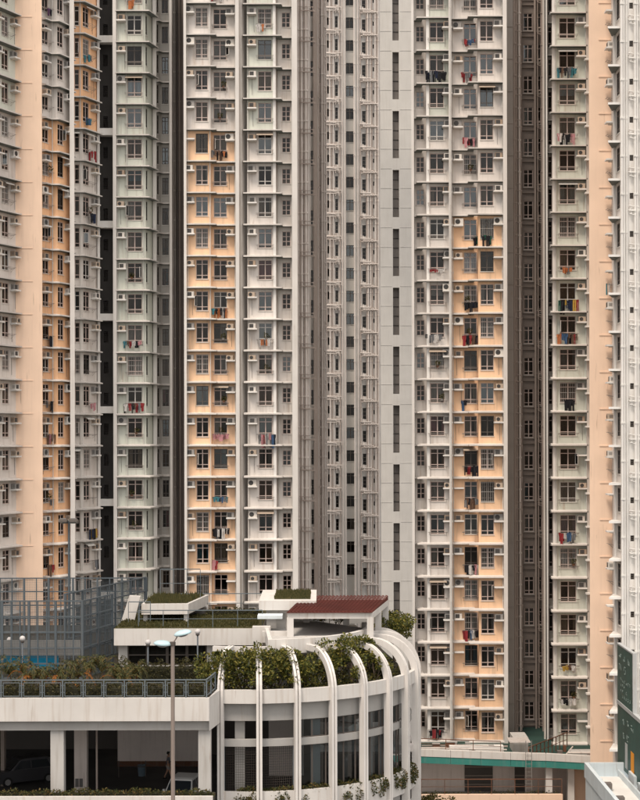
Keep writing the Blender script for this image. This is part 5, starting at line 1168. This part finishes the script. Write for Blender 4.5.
# ------------------------------------------------------------------ pale roof and green hoarding at the right edge
TB = thing('annex_roof', 'pale blue-white flat roof with parapets at the foot of the green hoarding', 'building', (21, 101, 6)); OB = TB.location
def bpart(name, x0, x1, y0, y1, z0, z1, mat, parent=None):
    m = MB(); m.box(x0-OB.x, x1-OB.x, y0-OB.y, y1-OB.y, z0-OB.z, z1-OB.z, mat); return obj(name, m, parent or TB)
bpart('body', 18.02, 25, 88, 108.9, 6, 15.1, 'roofblue'); bpart('parapet', 17.95, 18.2, 88, 109, 15.0, 16.0, 'roofblue')
bpart('parapet', 18.2, 21.0, 108.75, 109, 15.1, 16.0, 'roofblue'); bpart('roof_sheet', 18.5, 20.0, 88, 107.4, 15.1, 15.35, 'bright')
bpart('curb', 20.0, 20.12, 88, 107.8, 15.1, 15.75, 'roofblue'); bpart('gutter', 20.12, 20.4, 88, 107.5, 15.1, 15.42, 'rust')
for i, y in enumerate((106.2, 103.2, 100.3, 97)): bpart('roof_unit', 20.42, 21.3, y-1.9, y, 15.1, 16.0-.12*(i % 2), 'roofblue'); bpart('vent', 20.6, 21.0, y-1.3, y-.8, 15.98-.12*(i % 2), 16.12-.12*(i % 2), 'concrete_grey')
for y in (106.6, 104.2): bpart('bracket', 18.2, 18.34, y-.06, y+.06, 15.1, 15.9, 'roofblue')
bpart('floodlight', 18.3, 18.75, 102.9, 103.5, 15.5, 15.85, 'pipe_dark'); bpart('floodlight', 18.35, 18.8, 98.9, 99.5, 15.5, 15.85, 'pipe_dark'); bpart('bracket', 18.18, 18.4, 103.1, 103.3, 15.36, 15.52, 'rust')
TH = thing('hoarding', 'tall dark green hoarding with faint pale lettering, standing on the pale annex roof', 'signboard', (21.5, 104, 15.1)); OH = TH.location
def hpart(name, fn):
    m = MB(); fn(m); m.v = [(v[0]-OH.x, v[1]-OH.y, v[2]-OH.z) for v in m.v]; return obj(name, m, TH)
XH = 20.6
hpart('board', lambda m: m.box(XH, XH+.18, 105.5, 111, 19.95, 23.8, 'sign_green')); hpart('board', lambda m: m.box(XH, XH+.18, 94, 111, 15.5, 19.7, 'sign_green'))
hpart('frame', lambda m: (m.box(XH-.05, XH+.23, 94, 111.0, 19.702, 19.948, 'sign_edge'), m.box(XH-.04, XH+.22, 105.3, 105.498, 19.95, 23.9, 'sign_edge'), m.box(XH-.04, XH+.22, 105.5, 111, 23.802, 23.9, 'sign_edge')))
for y in (95, 99, 103, 107, 110.5): hpart('support', lambda m: (m.box(XH+.24, XH+.44, y-.08, y+.08, 15.1, 19.6 if y < 106 else 23.7, 'sign_edge'), m.tube([(XH+.4, y, 19.5), (XH+2.0, y, 15.1)], .06, 'sign_edge', 5)))
q = random.Random(21)
def letters(m, y0, y1, z0, z1, size):
    ny = int((y1-y0)/(size*1.9)); nz = int((z1-z0)/(size*1.15))
    for i in range(ny):
        for j in range(nz):
            if q.random() < .18: continue
            yc = y0+(i+.5)*(y1-y0)/ny; zc = z0+(j+.5)*(z1-z0)/nz
            for _ in range(4):
                if q.random() < .5: a = q.uniform(-.35, .2)*size; z = q.uniform(-.4, .4)*size; m.box(XH-.012, XH-.003, yc+a*1.6, yc+(a+.35*size)*1.6, zc+z, zc+z+.10*size, 'sign_pale')
                else: a = q.uniform(-.4, .4)*size*1.6; z = q.uniform(-.4, 0)*size; m.box(XH-.016, XH-.0125, yc+a, yc+a+.16*size, zc+z, zc+z+.45*size, 'sign_pale')
hpart('lettering', lambda m: (letters(m, 106.1, 110.6, 21.9, 23.5, .62), letters(m, 106.1, 110, 20.3, 21.7, .30)))
hpart('lettering', lambda m: letters(m, 105, 109.5, 17.4, 19.3, .6))
hpart('orange_panel', lambda m: m.box(XH-.02, XH-.003, 105.2, 106.2, 15.9, 17.3, 'orange')); hpart('white_panel', lambda m: m.box(XH-.02, XH-.003, 107.4, 108.2, 15.8, 17.5, 'sign_edge'))
hpart('rear_post', lambda m: m.box(XH+.1, XH+.4, 100.4, 100.8, 15.1, 23.6, 'roofblue'))
